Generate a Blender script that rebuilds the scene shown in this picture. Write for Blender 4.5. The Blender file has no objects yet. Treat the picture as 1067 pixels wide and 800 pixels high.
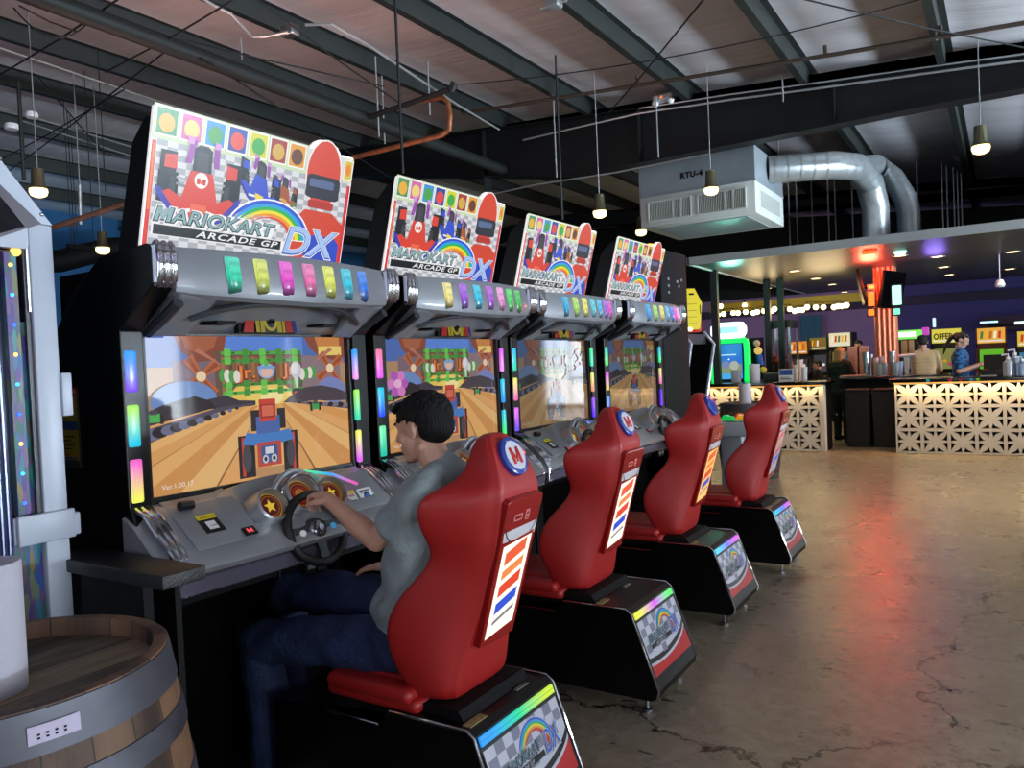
import bpy, bmesh, math, random
from mathutils import Vector, Matrix, Euler, noise
R=math.radians; PI=math.pi
rnd=random.Random(7)
scene=bpy.context.scene
COL=scene.collection
# ---------------------------------------------------------------- materials
def lin(c):
    return c/12.92 if c<=0.04045 else ((c+0.055)/1.055)**2.4
def rgb(h):
    if isinstance(h,str):
        h=h.lstrip('#'); return tuple(lin(int(h[i:i+2],16)/255) for i in (0,2,4))
    return tuple(h)
MATS={}
def mat(name,col='808080',rough=.5,metal=0,emit=0,ecol=None,spec=.5,bump=0,bscale=50,var=0,vscale=8,coat=0,alpha=1,trans=0,stretch=(1,1,1)):
    if name in MATS: return MATS[name]
    m=bpy.data.materials.new(name); m.use_nodes=True
    nt=m.node_tree; b=nt.nodes['Principled BSDF']; c=rgb(col)
    b.inputs['Base Color'].default_value=(*c,1); b.inputs['Roughness'].default_value=rough
    b.inputs['Metallic'].default_value=metal; b.inputs['Specular IOR Level'].default_value=spec
    b.inputs['Coat Weight'].default_value=coat; b.inputs['Coat Roughness'].default_value=.08
    b.inputs['Alpha'].default_value=alpha; b.inputs['Transmission Weight'].default_value=trans
    if emit:
        b.inputs['Emission Color'].default_value=(*rgb(ecol if ecol else col),1); b.inputs['Emission Strength'].default_value=emit
    if var or bump:
        tc=nt.nodes.new('ShaderNodeTexCoord'); mp=nt.nodes.new('ShaderNodeMapping'); mp.inputs['Scale'].default_value=stretch
        nt.links.new(tc.outputs['Object'],mp.inputs[0])
    if var:
        n=nt.nodes.new('ShaderNodeTexNoise'); n.inputs['Scale'].default_value=vscale; n.inputs['Detail'].default_value=6
        nt.links.new(mp.outputs[0],n.inputs['Vector'])
        cr=nt.nodes.new('ShaderNodeValToRGB')
        cr.color_ramp.elements[0].position=.3; cr.color_ramp.elements[1].position=.7
        cr.color_ramp.elements[0].color=(*[max(0,x*(1-var)) for x in c],1)
        cr.color_ramp.elements[1].color=(*[min(1,x*(1+var)) for x in c],1)
        nt.links.new(n.outputs['Fac'],cr.inputs[0]); nt.links.new(cr.outputs[0],b.inputs['Base Color'])
    if bump:
        n=nt.nodes.new('ShaderNodeTexNoise'); n.inputs['Scale'].default_value=bscale; n.inputs['Detail'].default_value=4
        nt.links.new(mp.outputs[0],n.inputs['Vector'])
        bp=nt.nodes.new('ShaderNodeBump'); bp.inputs['Strength'].default_value=bump; bp.inputs['Distance'].default_value=.01
        nt.links.new(n.outputs['Fac'],bp.inputs['Height']); nt.links.new(bp.outputs[0],b.inputs['Normal'])
    MATS[name]=m; return m
def glow(col,s=1.0,rough=.3):      # a lit, printed or LED surface
    return mat('glow_%s_%g'%(col,s),'050505',rough,0,s,col,.3)
def led(name,c1,c2,s=1.6,axis=2,scale=6.0,off=0):
    # LED bar behind perforated diffuser: two-colour gradient with fine dots
    if name in MATS: return MATS[name]
    m=bpy.data.materials.new(name); m.use_nodes=True; nt=m.node_tree; b=nt.nodes['Principled BSDF']
    b.inputs['Base Color'].default_value=(.02,.02,.02,1); b.inputs['Roughness'].default_value=.25
    tc=nt.nodes.new('ShaderNodeTexCoord'); sp=nt.nodes.new('ShaderNodeSeparateXYZ'); nt.links.new(tc.outputs['Generated'],sp.inputs[0])
    cr=nt.nodes.new('ShaderNodeValToRGB'); 
    cols=[c1,c2] if isinstance(c2,str) else [c1,*c2]
    el=cr.color_ramp.elements
    while len(el)<len(cols): el.new(.5)
    for i,c in enumerate(cols):
        el[i].position=.12+.76*i/(len(cols)-1); el[i].color=(*rgb(c),1)
    nt.links.new(sp.outputs[axis],cr.inputs[0]); nt.links.new(cr.outputs[0],b.inputs['Emission Color'])
    v=nt.nodes.new('ShaderNodeTexVoronoi'); v.inputs['Scale'].default_value=220; v.inputs['Randomness'].default_value=0
    nt.links.new(tc.outputs['Object'],v.inputs['Vector'])
    mr=nt.nodes.new('ShaderNodeMapRange'); mr.inputs[1].default_value=.2; mr.inputs[2].default_value=.7; mr.inputs[3].default_value=s*1.1; mr.inputs[4].default_value=s*.55
    nt.links.new(v.outputs['Distance'],mr.inputs[0]); nt.links.new(mr.outputs[0],b.inputs['Emission Strength'])
    MATS[name]=m; return m
BLK=mat('black_laminate','060607',.35,spec=.3)
BLKM=mat('black_matte','0a0a0b',.7,spec=.2)
BLKP=mat('black_plastic','0d0d10',.4)
RUB=mat('black_rubber','0b0b0b',.55,bump=.2,bscale=300)
CHR=mat('chrome','d8d8dc',.12,1)
STL=mat('brushed_steel','a9adb2',.3,1)
WHT=mat('white_plastic','d8d8da',.4)
# ---------------------------------------------------------------- mesh builder
class MB:
    def __init__(s): s.v=[]; s.f=[]; s.m=[]; s.s=[]; s.mats=[]
    def mi(s,m):
        if m not in s.mats: s.mats.append(m)
        return s.mats.index(m)
    def add(s,vs,fs,m,smooth=False,M=None):
        o=len(s.v)
        for v in vs:
            v=Vector(v)
            if M is not None: v=M@v
            s.v.append(tuple(v))
        k=s.mi(m)
        for f in fs: s.f.append([i+o for i in f]); s.m.append(k); s.s.append(smooth)
        return s
    def box(s,a,b,m,M=None,bev=0):
        x0,y0,z0=[min(a[i],b[i]) for i in range(3)]; x1,y1,z1=[max(a[i],b[i]) for i in range(3)]
        if bev:
            bm=bmesh.new(); bmesh.ops.create_cube(bm,size=1)
            for v in bm.verts: v.co=Vector(((x0+x1)/2+v.co.x*(x1-x0),(y0+y1)/2+v.co.y*(y1-y0),(z0+z1)/2+v.co.z*(z1-z0)))
            bmesh.ops.bevel(bm,geom=list(bm.edges),offset=min(bev,(x1-x0)*.45,(y1-y0)*.45,(z1-z0)*.45),segments=3,profile=.5,affect='EDGES')
            bm.verts.index_update()
            s.add([v.co.copy() for v in bm.verts],[[v.index for v in f.verts] for f in bm.faces],m,True,M); bm.free(); return s
        vs=[(x0,y0,z0),(x1,y0,z0),(x1,y1,z0),(x0,y1,z0),(x0,y0,z1),(x1,y0,z1),(x1,y1,z1),(x0,y1,z1)]
        return s.add(vs,[(0,3,2,1),(4,5,6,7),(0,1,5,4),(1,2,6,5),(2,3,7,6),(3,0,4,7)],m,False,M)
    def prism(s,pts,m,axis='y',a=0,b=1,M=None,smooth=False):
        # 2-D polygon: axis y -> pts are (x,z); x -> (y,z); z -> (x,y)
        n=len(pts)
        def P(p,t): return {'y':(p[0],t,p[1]),'x':(t,p[0],p[1]),'z':(p[0],p[1],t)}[axis]
        vs=[P(p,a) for p in pts]+[P(p,b) for p in pts]
        fs=[list(range(n))[::-1],[i+n for i in range(n)]]+[(i,(i+1)%n,(i+1)%n+n,i+n) for i in range(n)]
        return s.add(vs,fs,m,smooth,M)
    def tube(s,pts,r,m,n=8,closed=False,cap=True):
        pts=[Vector(p) for p in pts]; N=len(pts); rs=r if isinstance(r,(list,tuple)) else [r]*N
        vs=[]; up=None
        for i,p in enumerate(pts):
            if closed: d=(pts[(i+1)%N]-pts[i-1])
            else: d=(pts[min(i+1,N-1)]-pts[max(i-1,0)])
            d.normalize()
            if up is None:
                up=Vector((0,0,1)) if abs(d.z)<.9 else Vector((1,0,0))
            up=(up-d*up.dot(d)); 
            if up.length<1e-6: up=d.orthogonal()
            up.normalize(); q=d.cross(up)
            for k in range(n):
                a=2*PI*k/n; vs.append(p+(up*math.cos(a)+q*math.sin(a))*rs[i])
        fs=[]
        for i in range(N if closed else N-1):
            j=(i+1)%N
            for k in range(n): fs.append((i*n+k,i*n+(k+1)%n,j*n+(k+1)%n,j*n+k))
        s.add(vs,fs,m,True)
        if cap and not closed:
            s.add(vs[:n],[list(range(n))[::-1]],m); s.add(vs[-n:],[list(range(n))],m)
        return s
    def lathe(s,prof,m,n=24,M=None,c=(0,0,0),smooth=True):
        # prof (r,z) around Z
        vs=[];L=len(prof)
        for r,z in prof:
            for k in range(n):
                a=2*PI*k/n; vs.append((c[0]+r*math.cos(a),c[1]+r*math.sin(a),c[2]+z))
        fs=[(i*n+k,i*n+(k+1)%n,(i+1)*n+(k+1)%n,(i+1)*n+k) for i in range(L-1) for k in range(n)]
        return s.add(vs,fs,m,smooth,M)
    def loft(s,rings,m,closed=True,caps=True,smooth=True,M=None):
        n=len(rings[0]); vs=[p for r in rings for p in r]; fs=[]
        for i in range(len(rings)-1):
            for k in range(n if closed else n-1):
                fs.append((i*n+k,i*n+(k+1)%n,(i+1)*n+(k+1)%n,(i+1)*n+k))
        if caps and closed: fs+= [list(range(n))[::-1],[len(vs)-n+i for i in range(n)]]
        return s.add(vs,fs,m,smooth,M)
    def ball(s,c,r,m,n=12,M=None,sc=(1,1,1)):
        prof=[(max(1e-4,r*math.sin(PI*i/n)),-r*math.cos(PI*i/n)) for i in range(n+1)]
        MM=Matrix.Translation(Vector(c))@Matrix.Diagonal((*sc,1))
        if M is not None: MM=M@MM
        return s.lathe(prof,m,n*2,MM)
    def poly(s,pts,m,M=None): return s.add(pts,[list(range(len(pts)))],m,False,M)
ORG={}; LAST=[None]
def tag(o,label=None,cat=None,group=None,kind=None):
    if label: o['label']=label
    if cat: o['category']=cat
    if group: o['group']=group
    if kind: o['kind']=kind
    return o
def thing(name,loc,label,cat,group=None):
    o=bpy.data.objects.new(name,None); COL.objects.link(o); o.location=loc; o.empty_display_size=.1
    ORG[o.name]=Vector(loc); return tag(o,label,cat,group)
def build(mb,name,parent=None,org=None,label=None,sub=0,bevel=0,recalc=True,angle=None):
    if org is None: org=ORG.get(parent.name,Vector((0,0,0))) if parent else None
    if parent is None and org is None:
        xs=[v[0] for v in mb.v];ys=[v[1] for v in mb.v];zs=[v[2] for v in mb.v]
        org=Vector(((min(xs)+max(xs))/2,(min(ys)+max(ys))/2,min(zs)))
    org=Vector(org)
    me=bpy.data.meshes.new(name); me.from_pydata([tuple(Vector(v)-org) for v in mb.v],[],mb.f)
    for m in mb.mats: me.materials.append(m)
    me.polygons.foreach_set('material_index',mb.m); me.polygons.foreach_set('use_smooth',mb.s)
    me.update()
    if recalc and any(mb.s):
        try: me.set_sharp_from_angle(angle=R(42))
        except Exception: pass
    if recalc:
        bm=bmesh.new(); bm.from_mesh(me); bmesh.ops.recalc_face_normals(bm,faces=bm.faces); bm.to_mesh(me); bm.free()
    o=bpy.data.objects.new(name,me); COL.objects.link(o)
    if parent: 
        o.parent=parent; ORG[o.name]=org
    else: 
        o.location=org; ORG[o.name]=org
    if bevel:
        b=o.modifiers.new('bevel','BEVEL'); b.width=bevel; b.segments=2; b.limit_method='ANGLE'; b.angle_limit=R(40)
    if sub:
        d=o.modifiers.new('sub','SUBSURF'); d.levels=sub; d.render_levels=sub
    LAST[0]=o
    if label: o['label']=label
    return o
def single(mb,name,label,cat,group=None,**k):
    return tag(build(mb,name,**k),label,cat,group)
def struct(mb,name,**k): return tag(build(mb,name,**k),kind='structure')
def copy_tree(o,parent=None):
    c=o.copy(); COL.objects.link(c)
    if parent: c.parent=parent
    ORG[c.name]=ORG.get(o.name,Vector((0,0,0)))
    for ch in [x for x in o.children]: copy_tree(ch,c)
    return c
def set_mat(o,m):
    o.material_slots[0].link='OBJECT'; o.material_slots[0].material=m
# text as polygons
def m_glyph(size,shear,bold):
    h=.70*size; w=.66*size; b=bold; t=.145*size
    q=[[(0,0),(t,0),(t,h),(0,h)],[(w-t,0),(w,0),(w,h),(w-t,h)],[(t*.9,h),(0,h),(w/2-t*.55,.12*h),(w/2,.12*h)],[(w-t*.9,h),(w,h),(w/2+t*.55,.12*h),(w/2,.12*h)],[(t*.2,h),(t*1.35,h),(w/2+t*.45,.12*h),(w/2-t*.45,.12*h)],[(w-t*.2,h),(w-t*1.35,h),(w/2-t*.45,.12*h),(w/2+t*.45,.12*h)]]
    vs=[];fs=[]
    for p in q[:2]+q[4:]:
        cx=sum(x for x,y in p)/4; cy=sum(y for x,y in p)/4; n=len(vs)
        for x,y in p:
            x+=b*(1 if x>cx else -1); y+=b*(1 if y>cy else -1); vs.append((x+shear*y,y))
        fs.append([n,n+1,n+2,n+3])
    return vs,fs,w
def text_tris(body,size=1,shear=0,bold=0,align='LEFT',spacing=1.0):
    if body[0]=='M':
        vs,fs,w=m_glyph(size,shear,bold)
        if len(body)==1:
            if align=='CENTER': vs=[(x-w/2,y) for x,y in vs]
            return vs,fs
        v2,f2=text_tris(body[1:],size,shear,bold,align,spacing); n=len(vs)
        return vs+[(x+w+.06*size,y) for x,y in v2],fs+[[i+n for i in f] for f in f2]
    cu=bpy.data.curves.new('lettering','FONT'); cu.body=body; cu.size=size; cu.shear=shear; cu.offset=bold; cu.align_x=align; cu.resolution_u=3
    cu.space_character=spacing
    ob=bpy.data.objects.new('lettering',cu); COL.objects.link(ob)
    dg=bpy.context.evaluated_depsgraph_get(); me=bpy.data.meshes.new_from_object(ob.evaluated_get(dg))
    vs=[(v.co.x,v.co.y) for v in me.vertices]; fs=[list(p.vertices) for p in me.polygons]
    if body[0]=='M' and ob.name:
        pass
    bpy.data.objects.remove(ob); bpy.data.curves.remove(cu); bpy.data.meshes.remove(me)
    return vs,fs
class Art:
    """flat printed layers on a panel: (u,v) in metres -> O+U*u+V*v, each layer a little proud of the one below"""
    def __init__(s,O,U,V,step=.0006,mb=None):
        s.O=Vector(O);s.U=Vector(U).normalized();s.V=Vector(V).normalized();s.N=s.U.cross(s.V).normalized()
        s.k=1;s.step=step;s.mb=mb or MB(); s.T=lambda u,v:(u,v)
    def P(s,u,v,k=None):
        u,v=s.T(u,v); return s.O+s.U*u+s.V*v+s.N*(s.step*(s.k if k is None else k))
    def poly(s,pts,m):
        s.mb.poly([s.P(*p) for p in pts],m); s.k+=1; return s
    def polys(s,L,m):
        for pts in L: s.mb.poly([s.P(*p) for p in pts],m)
        s.k+=1; return s
    def rect(s,u0,v0,u1,v1,m,r=0):
        if r<=0: return s.poly([(u0,v0),(u1,v0),(u1,v1),(u0,v1)],m)
        p=[]
        for cx,cy,a0 in ((u1-r,v0+r,-90),(u1-r,v1-r,0),(u0+r,v1-r,90),(u0+r,v0+r,180)):
            for i in range(5): a=R(a0+i*22.5); p.append((cx+r*math.cos(a),cy+r*math.sin(a)))
        return s.poly(p,m)
    def disc(s,u,v,r,m,ry=None,n=24,a0=0,a1=360):
        ry=ry or r
        p=[(u+r*math.cos(R(a0+(a1-a0)*i/n)),v+ry*math.sin(R(a0+(a1-a0)*i/n))) for i in range(n if a1-a0>=360 else n+1)]
        return s.poly(p,m)
    def arc(s,u,v,r0,r1,a0,a1,m,n=20,ky=1,w0=1,w1=1):
        L=[]
        for i in range(n):
            t0,t1=i/n,(i+1)/n; A,B=R(a0+(a1-a0)*t0),R(a0+(a1-a0)*t1)
            f0=w0+(w1-w0)*t0; f1=w0+(w1-w0)*t1; rm=(r0+r1)/2
            def rr(r,f): return rm*0+r1-(r1-r)*f
            L.append([(u+rr(r0,f0)*math.cos(A),v+ky*rr(r0,f0)*math.sin(A)),(u+r1*math.cos(A),v+ky*r1*math.sin(A)),(u+r1*math.cos(B),v+ky*r1*math.sin(B)),(u+rr(r0,f1)*math.cos(B),v+ky*rr(r0,f1)*math.sin(B))])
        return s.polys(L,m)
    def text(s,u,v,body,size,m,shear=0,bold=0,sx=1,align='LEFT',spacing=1.0,rot=0):
        vs,fs=text_tris(body,size,shear,bold,align,spacing); c,sn=math.cos(rot),math.sin(rot)
        s.mb.add([s.P(u+(x*sx)*c-y*sn,v+(x*sx)*sn+y*c) for x,y in vs],fs,m); s.k+=1; return s
    def star(s,u,v,r,m,n=5,q=.45,rot=90):
        return s.poly([(u+(r if i%2==0 else r*q)*math.cos(R(rot+i*180/n)),v+(r if i%2==0 else r*q)*math.sin(R(rot+i*180/n))) for i in range(2*n)],m)
    def check(s,u0,v0,u1,v1,c,m,inside=lambda u,v:True):
        L=[]; i=0
        nu=int((u1-u0)/c+.99); nv=int((v1-v0)/c+.99)
        for i in range(nu):
            for j in range(nv):
                if (i+j)%2: 
                    a,b=u0+i*c,v0+j*c; a2,b2=min(u1,a+c),min(v1,b+c)
                    if inside((a+a2)/2,(b+b2)/2): L.append([(a,b),(a2,b),(a2,b2),(a,b2)])
        return s.polys(L,m)
def game_logo(A,u,v,w,E=1.0,rainbow=True):
    """MARIOKART / ARCADE GP / DX title block, w wide, lower-left corner (u,v)"""
    g=lambda c:glow(c,E)
    if rainbow:
        cs=['2a52d8','2aa4e8','28b84a','f2e428','f49a1e','e23a24']
        r1=.25*w
        A.arc(u+.60*w,v+.10*w,r1*.42,r1*1.04,2,158,g('ffffff'),ky=1.35,w0=1,w1=.08)
        for i,c in enumerate(cs):
            A.arc(u+.60*w,v+.10*w,r1*.48,r1*(1-.085*i),4,157,g(c),ky=1.35,w0=1,w1=.05)
    A.rect(u-.02*w,v+.0*w,u+.70*w,v+.095*w,g('f4f4f6'))
    A.rect(u-.01*w,v+.008*w,u+.68*w,v+.088*w,g('101216'))
    A.text(u+.2*w,v+.025*w,'ARCADE GP',.075*w,g('f2f2f4'),shear=.25,bold=.0015*w,spacing=1.15)
    A.text(u-.01*w,v+.112*w,'MARIOKART',.165*w,g('f4f4f6'),shear=.2,bold=.017*w,sx=.70)
    A.text(u-.01*w,v+.115*w,'MARIOKART',.16*w,g('14262c'),shear=.2,bold=.008*w,sx=.70)
    A.text(u-.01*w,v+.118*w,'MARIOKART',.16*w,g('8fb4b8'),shear=.2,bold=.001*w,sx=.70)
    A.text(u+.68*w,v-.02*w,'DX',.37*w,g('f8f8ff'),shear=.22,bold=.016*w,sx=.62)
    A.text(u+.68*w,v-.018*w,'DX',.37*w,g('2848b8'),shear=.22,bold=.008*w,sx=.62)
    A.text(u+.683*w,v-.01*w,'DX',.36*w,g('a8c8f4'),shear=.22,bold=.003*w,sx=.63)
# ---------------------------------------------------------------- camera
F0=810.45; CH=1.5504
_pan,_pi,_ro=R(32.441116),R(-1.352808),R(-2.546827)
CF=Vector((-math.sin(_pan)*math.cos(_pi),math.cos(_pan)*math.cos(_pi),math.sin(_pi)))
_r0=Vector((math.cos(_pan),math.sin(_pan),0)); _u0=_r0.cross(CF)
CR=_r0*math.cos(_ro)+_u0*math.sin(_ro); CU=-_r0*math.sin(_ro)+_u0*math.cos(_ro)
cam=bpy.data.cameras.new('camera'); co=bpy.data.objects.new('camera',cam); COL.objects.link(co); scene.camera=co
co.matrix_world=Matrix.Translation((0,0,CH))@Matrix((CR,CU,-CF)).transposed().to_4x4()
cam.sensor_width=36; cam.sensor_fit='HORIZONTAL'; cam.lens=36*F0/1067; cam.clip_start=.02
def on(ax,val,px,py):
    d=CF+CR*((px-533.5)/F0)+CU*((400-py)/F0); C=Vector((0,0,CH)); t=(val-C[ax])/d[ax]; return C+d*t
def aX(v,a,b): return on(0,v,a,b)
def aY(v,a,b): return on(1,v,a,b)
def aZ(v,a,b): return on(2,v,a,b)
DAYR=52; DAYB=12; CEIL_FILL=1150
# ================================================================ racing cabinet (master, nearest one)
YN,YF,YC=1.46,2.61,2.035
OFFS=[(0,0),(-.041,1.25),(-.077,2.489),(-.045,3.712)]
GREY=mat('hood_grey','707176',.42,.1,coat=.15,var=.04,vscale=5)
GREYD=mat('hood_dark_grey','2c2d33',.4,.2)
SIL=mat('console_silver','a4a6a9',.32,.6,coat=.4)
SILD=mat('console_lower_silver','6a6474',.35,.4)
LABC=['nearest racing cabinet with the seated player at its wheel','second racing cabinet from the wooden barrel, its screen partly behind the player\'s head','third racing cabinet from the barrel, a bright window mirrored in its screen','farthest racing cabinet of the row, beside the black arcade tower']
cab=thing('racing_cabinet',(-2.45,YC,0),LABC[0],'arcade machine','row of four racing arcade cabinets')
# side panels
prof=[(-2.235,1.855),(-2.235,1.97),(-2.265,1.985),(-2.53,1.97),(-2.69,1.868),(-2.82,1.745),(-2.93,1.2),(-2.93,.05),(-2.3,.05),(-2.3,.86),(-2.34,.97),(-2.43,1.14),(-2.43,1.72)]
for a,b in ((YN,YN+.08),(YF-.08,YF)):
    m=MB(); m.prism(prof,BLK,'y',a,b); build(m,'side_panel',cab,bevel=.004)
m=MB(); m.box((-2.93,YN+.08,.05),(-2.56,YF-.08,1.95),BLKM); build(m,'back_box',cab)
m=MB(); m.box((-2.56,YN+.08,.80),(-2.33,YF-.08,.9),BLKM); m.box((-2.74,YN+.08,.05),(-2.56,YF-.08,.9),BLKM)
m.tube([(-2.325,1.97,.79),(-2.325,1.97,.90)],.005,CHR); m.tube([(-2.325,2.235,.79),(-2.325,2.235,.90)],.005,CHR)
build(m,'lower_body',cab)
# coin return doors
for y in (2.09,2.15):
    m=MB(); m.box((-2.32,y-.025,.78),(-2.285,y+.025,.9),mat('coin_door_black','121214',.3),bev=.005); m.box((-2.284,y-.013,.83),(-2.280,y+.013,.855),glow('8f9a78',.5)); m.box((-2.286,y-.018,.80),(-2.281,y+.018,.815),STL)
    build(m,'coin_door',cab)
# hood
N=22; rings=[]
for i in range(N+1):
    y=YN+.075+(YF-YN-.15)*i/N; t=(y-YC)/.5; b=.075*(1-t*t); q=max(0,1-abs(t)*1.0)**.5
    rings.append([Vector(p) for p in [(-2.56,y,1.965),(-2.29+b*.7,y,1.985),(-2.248+b,y,1.98),(-2.240+b,y,1.955),(-2.224+b,y,1.862-.01*q),(-2.232+b,y,1.835-.02*q),(-2.255+b,y,1.822-.02*q),(-2.30+b*.55,y,1.825+.0*q),(-2.33+b*.3,y,1.80+.01*q),(-2.40,y,1.745),(-2.455,y,1.712),(-2.56,y,1.712)]])
m=MB(); m.loft(rings,GREY,True,True); build(m,'hood',cab,bevel=.0)
hood=LAST[0]
# raised shoulders and arch under the hood
for s in (-1,1):
    m=MB(); y0=YC+s*.485; y1=YC+s*.34
    m.loft([[Vector((x+dx,y,z)) for x,z in ((-2.44,1.70),(-2.245,1.82),(-2.238,1.872),(-2.30,1.872))] for y,dx in ((y0,.012),(YC+s*.40,.030),(y1,.022))],GREY); build(m,'hood_shoulder',cab,bevel=.012)
    m=MB(); m.tube([(-2.235,YC+s*.49,1.80),(-2.33,YC+s*.485,1.755),(-2.44,YC+s*.47,1.715)],.018,GREYD,8); build(m,'hood_brace',cab)
m=MB(); pts=[]
for i in range(15):
    t=-1+2*i/14; pts.append((-2.262+.05*(1-t*t)-abs(t)**3*.05,YC+t*.40,1.812-.055*abs(t)**3))
m.tube(pts,.012,GREYD,8); build(m,'hood_arch_trim',cab)
for q in (-.26,.24):
    m=MB(); m.box((-2.40,YC+q-.04,1.742),(-2.30,YC+q+.04,1.752),BLKM); build(m,'hood_vent',cab)
# hood lights
HL=[]
for k in range(7):
    y=YC-.31+.103*k; t=(y-YC)/.5; b=.075*(1-t*t); w=.027
    m=MB()
    pr_=[(-2.242+b+.005,1.958),(-2.234+b+.005,1.952),(-2.223+b+.005,1.868),(-2.228+b+.005,1.842),(-2.246+b+.005,1.825)]
    rr=[]
    for x,z in pr_: rr.append([Vector((x-.002,y-w*.86,z)),Vector((x+.001,y-w*.7,z)),Vector((x+.001,y+w*.7,z)),Vector((x-.002,y+w*.86,z)),Vector((x-.02,y+w,z)),Vector((x-.02,y-w,z))])
    m.loft(rr,led('hl_a','35e0c0','18a070')); HL.append(build(m,'hood_light',cab))
# chrome light caps at the hood ends
for s in (0,1):
    y0=YN+.004 if s==0 else YF-.076; m=MB()
    for k in range(3):
        yy=y0+.012+.024*k
        m.tube([(-2.236,yy,1.985),(-2.222,yy,1.97),(-2.216,yy,1.92),(-2.222,yy,1.868),(-2.24,yy,1.852)],.0125,CHR,10)
    m.box((-2.24,y0-.002,1.86),(-2.222,y0+.074,1.975),mat('cap_lens','c8ccd4',.15,.6,emit=.25,ecol='cfd8ff'))
    build(m,'hood_end_cap',cab,label='chrome ribbed cap at the end of the hood')
# camera badge under the hood
m=MB(); A=Art((-2.372,1.90,1.718),(0,1,0),(-.10,0,.99),mb=m); A.T=lambda u,v:(u,v*1.2)
m.box((-2.41,1.89,1.715),(-2.385,2.16,1.802),BLKM)
A.poly([(0,0),(.05,0),(.06,.07),(.03,.07)],glow('c02a20',.45)); A.poly([(.06,0),(.10,0),(.10,.07),(.065,.07)],glow('20202a',.2))
A.rect(.06,0,.2,.072,glow('b8a820',.5)); A.rect(.10,.0,.16,.072,mat('badge_black','08080a',.3)); A.disc(.13,.036,.032,glow('c8b828',.5)); A.disc(.13,.036,.022,mat('badge_black','08080a',.3))
A.rect(.075,0,.08,.072,mat('badge_black','08080a',.3)); A.rect(.18,0,.185,.072,mat('badge_black','08080a',.3)); A.poly([(.2,0),(.235,0),(.225,.07),(.2,.07)],glow('b8261e',.45)); A.poly([(.238,0),(.255,0),(.245,.07),(.23,.07)],glow('28309a',.4))
m.lathe([(.0,.012),(.011,.01),(.013,0)],mat('camera_glass','020204',.05,coat=1),16,Matrix.Translation(A.P(.13,.036))@Euler((0,R(70),0)).to_matrix().to_4x4())
build(m,'camera_badge',cab)
# side light strips
SL=[]
zs=[(1.518,1.656),(1.337,1.477),(1.152,1.297)]
for y0,y1 in ((YN+.008,YN+.052),(YF-.092+.01,YF-.092+.036)):
    for z0,z1 in zs:
        m=MB(); m.box((-2.445,y0,z0),(-2.424,y1,z1),led('sl_a','2a6cff','8a3cff'),bev=.008); SL.append(build(m,'side_light',cab))
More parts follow.
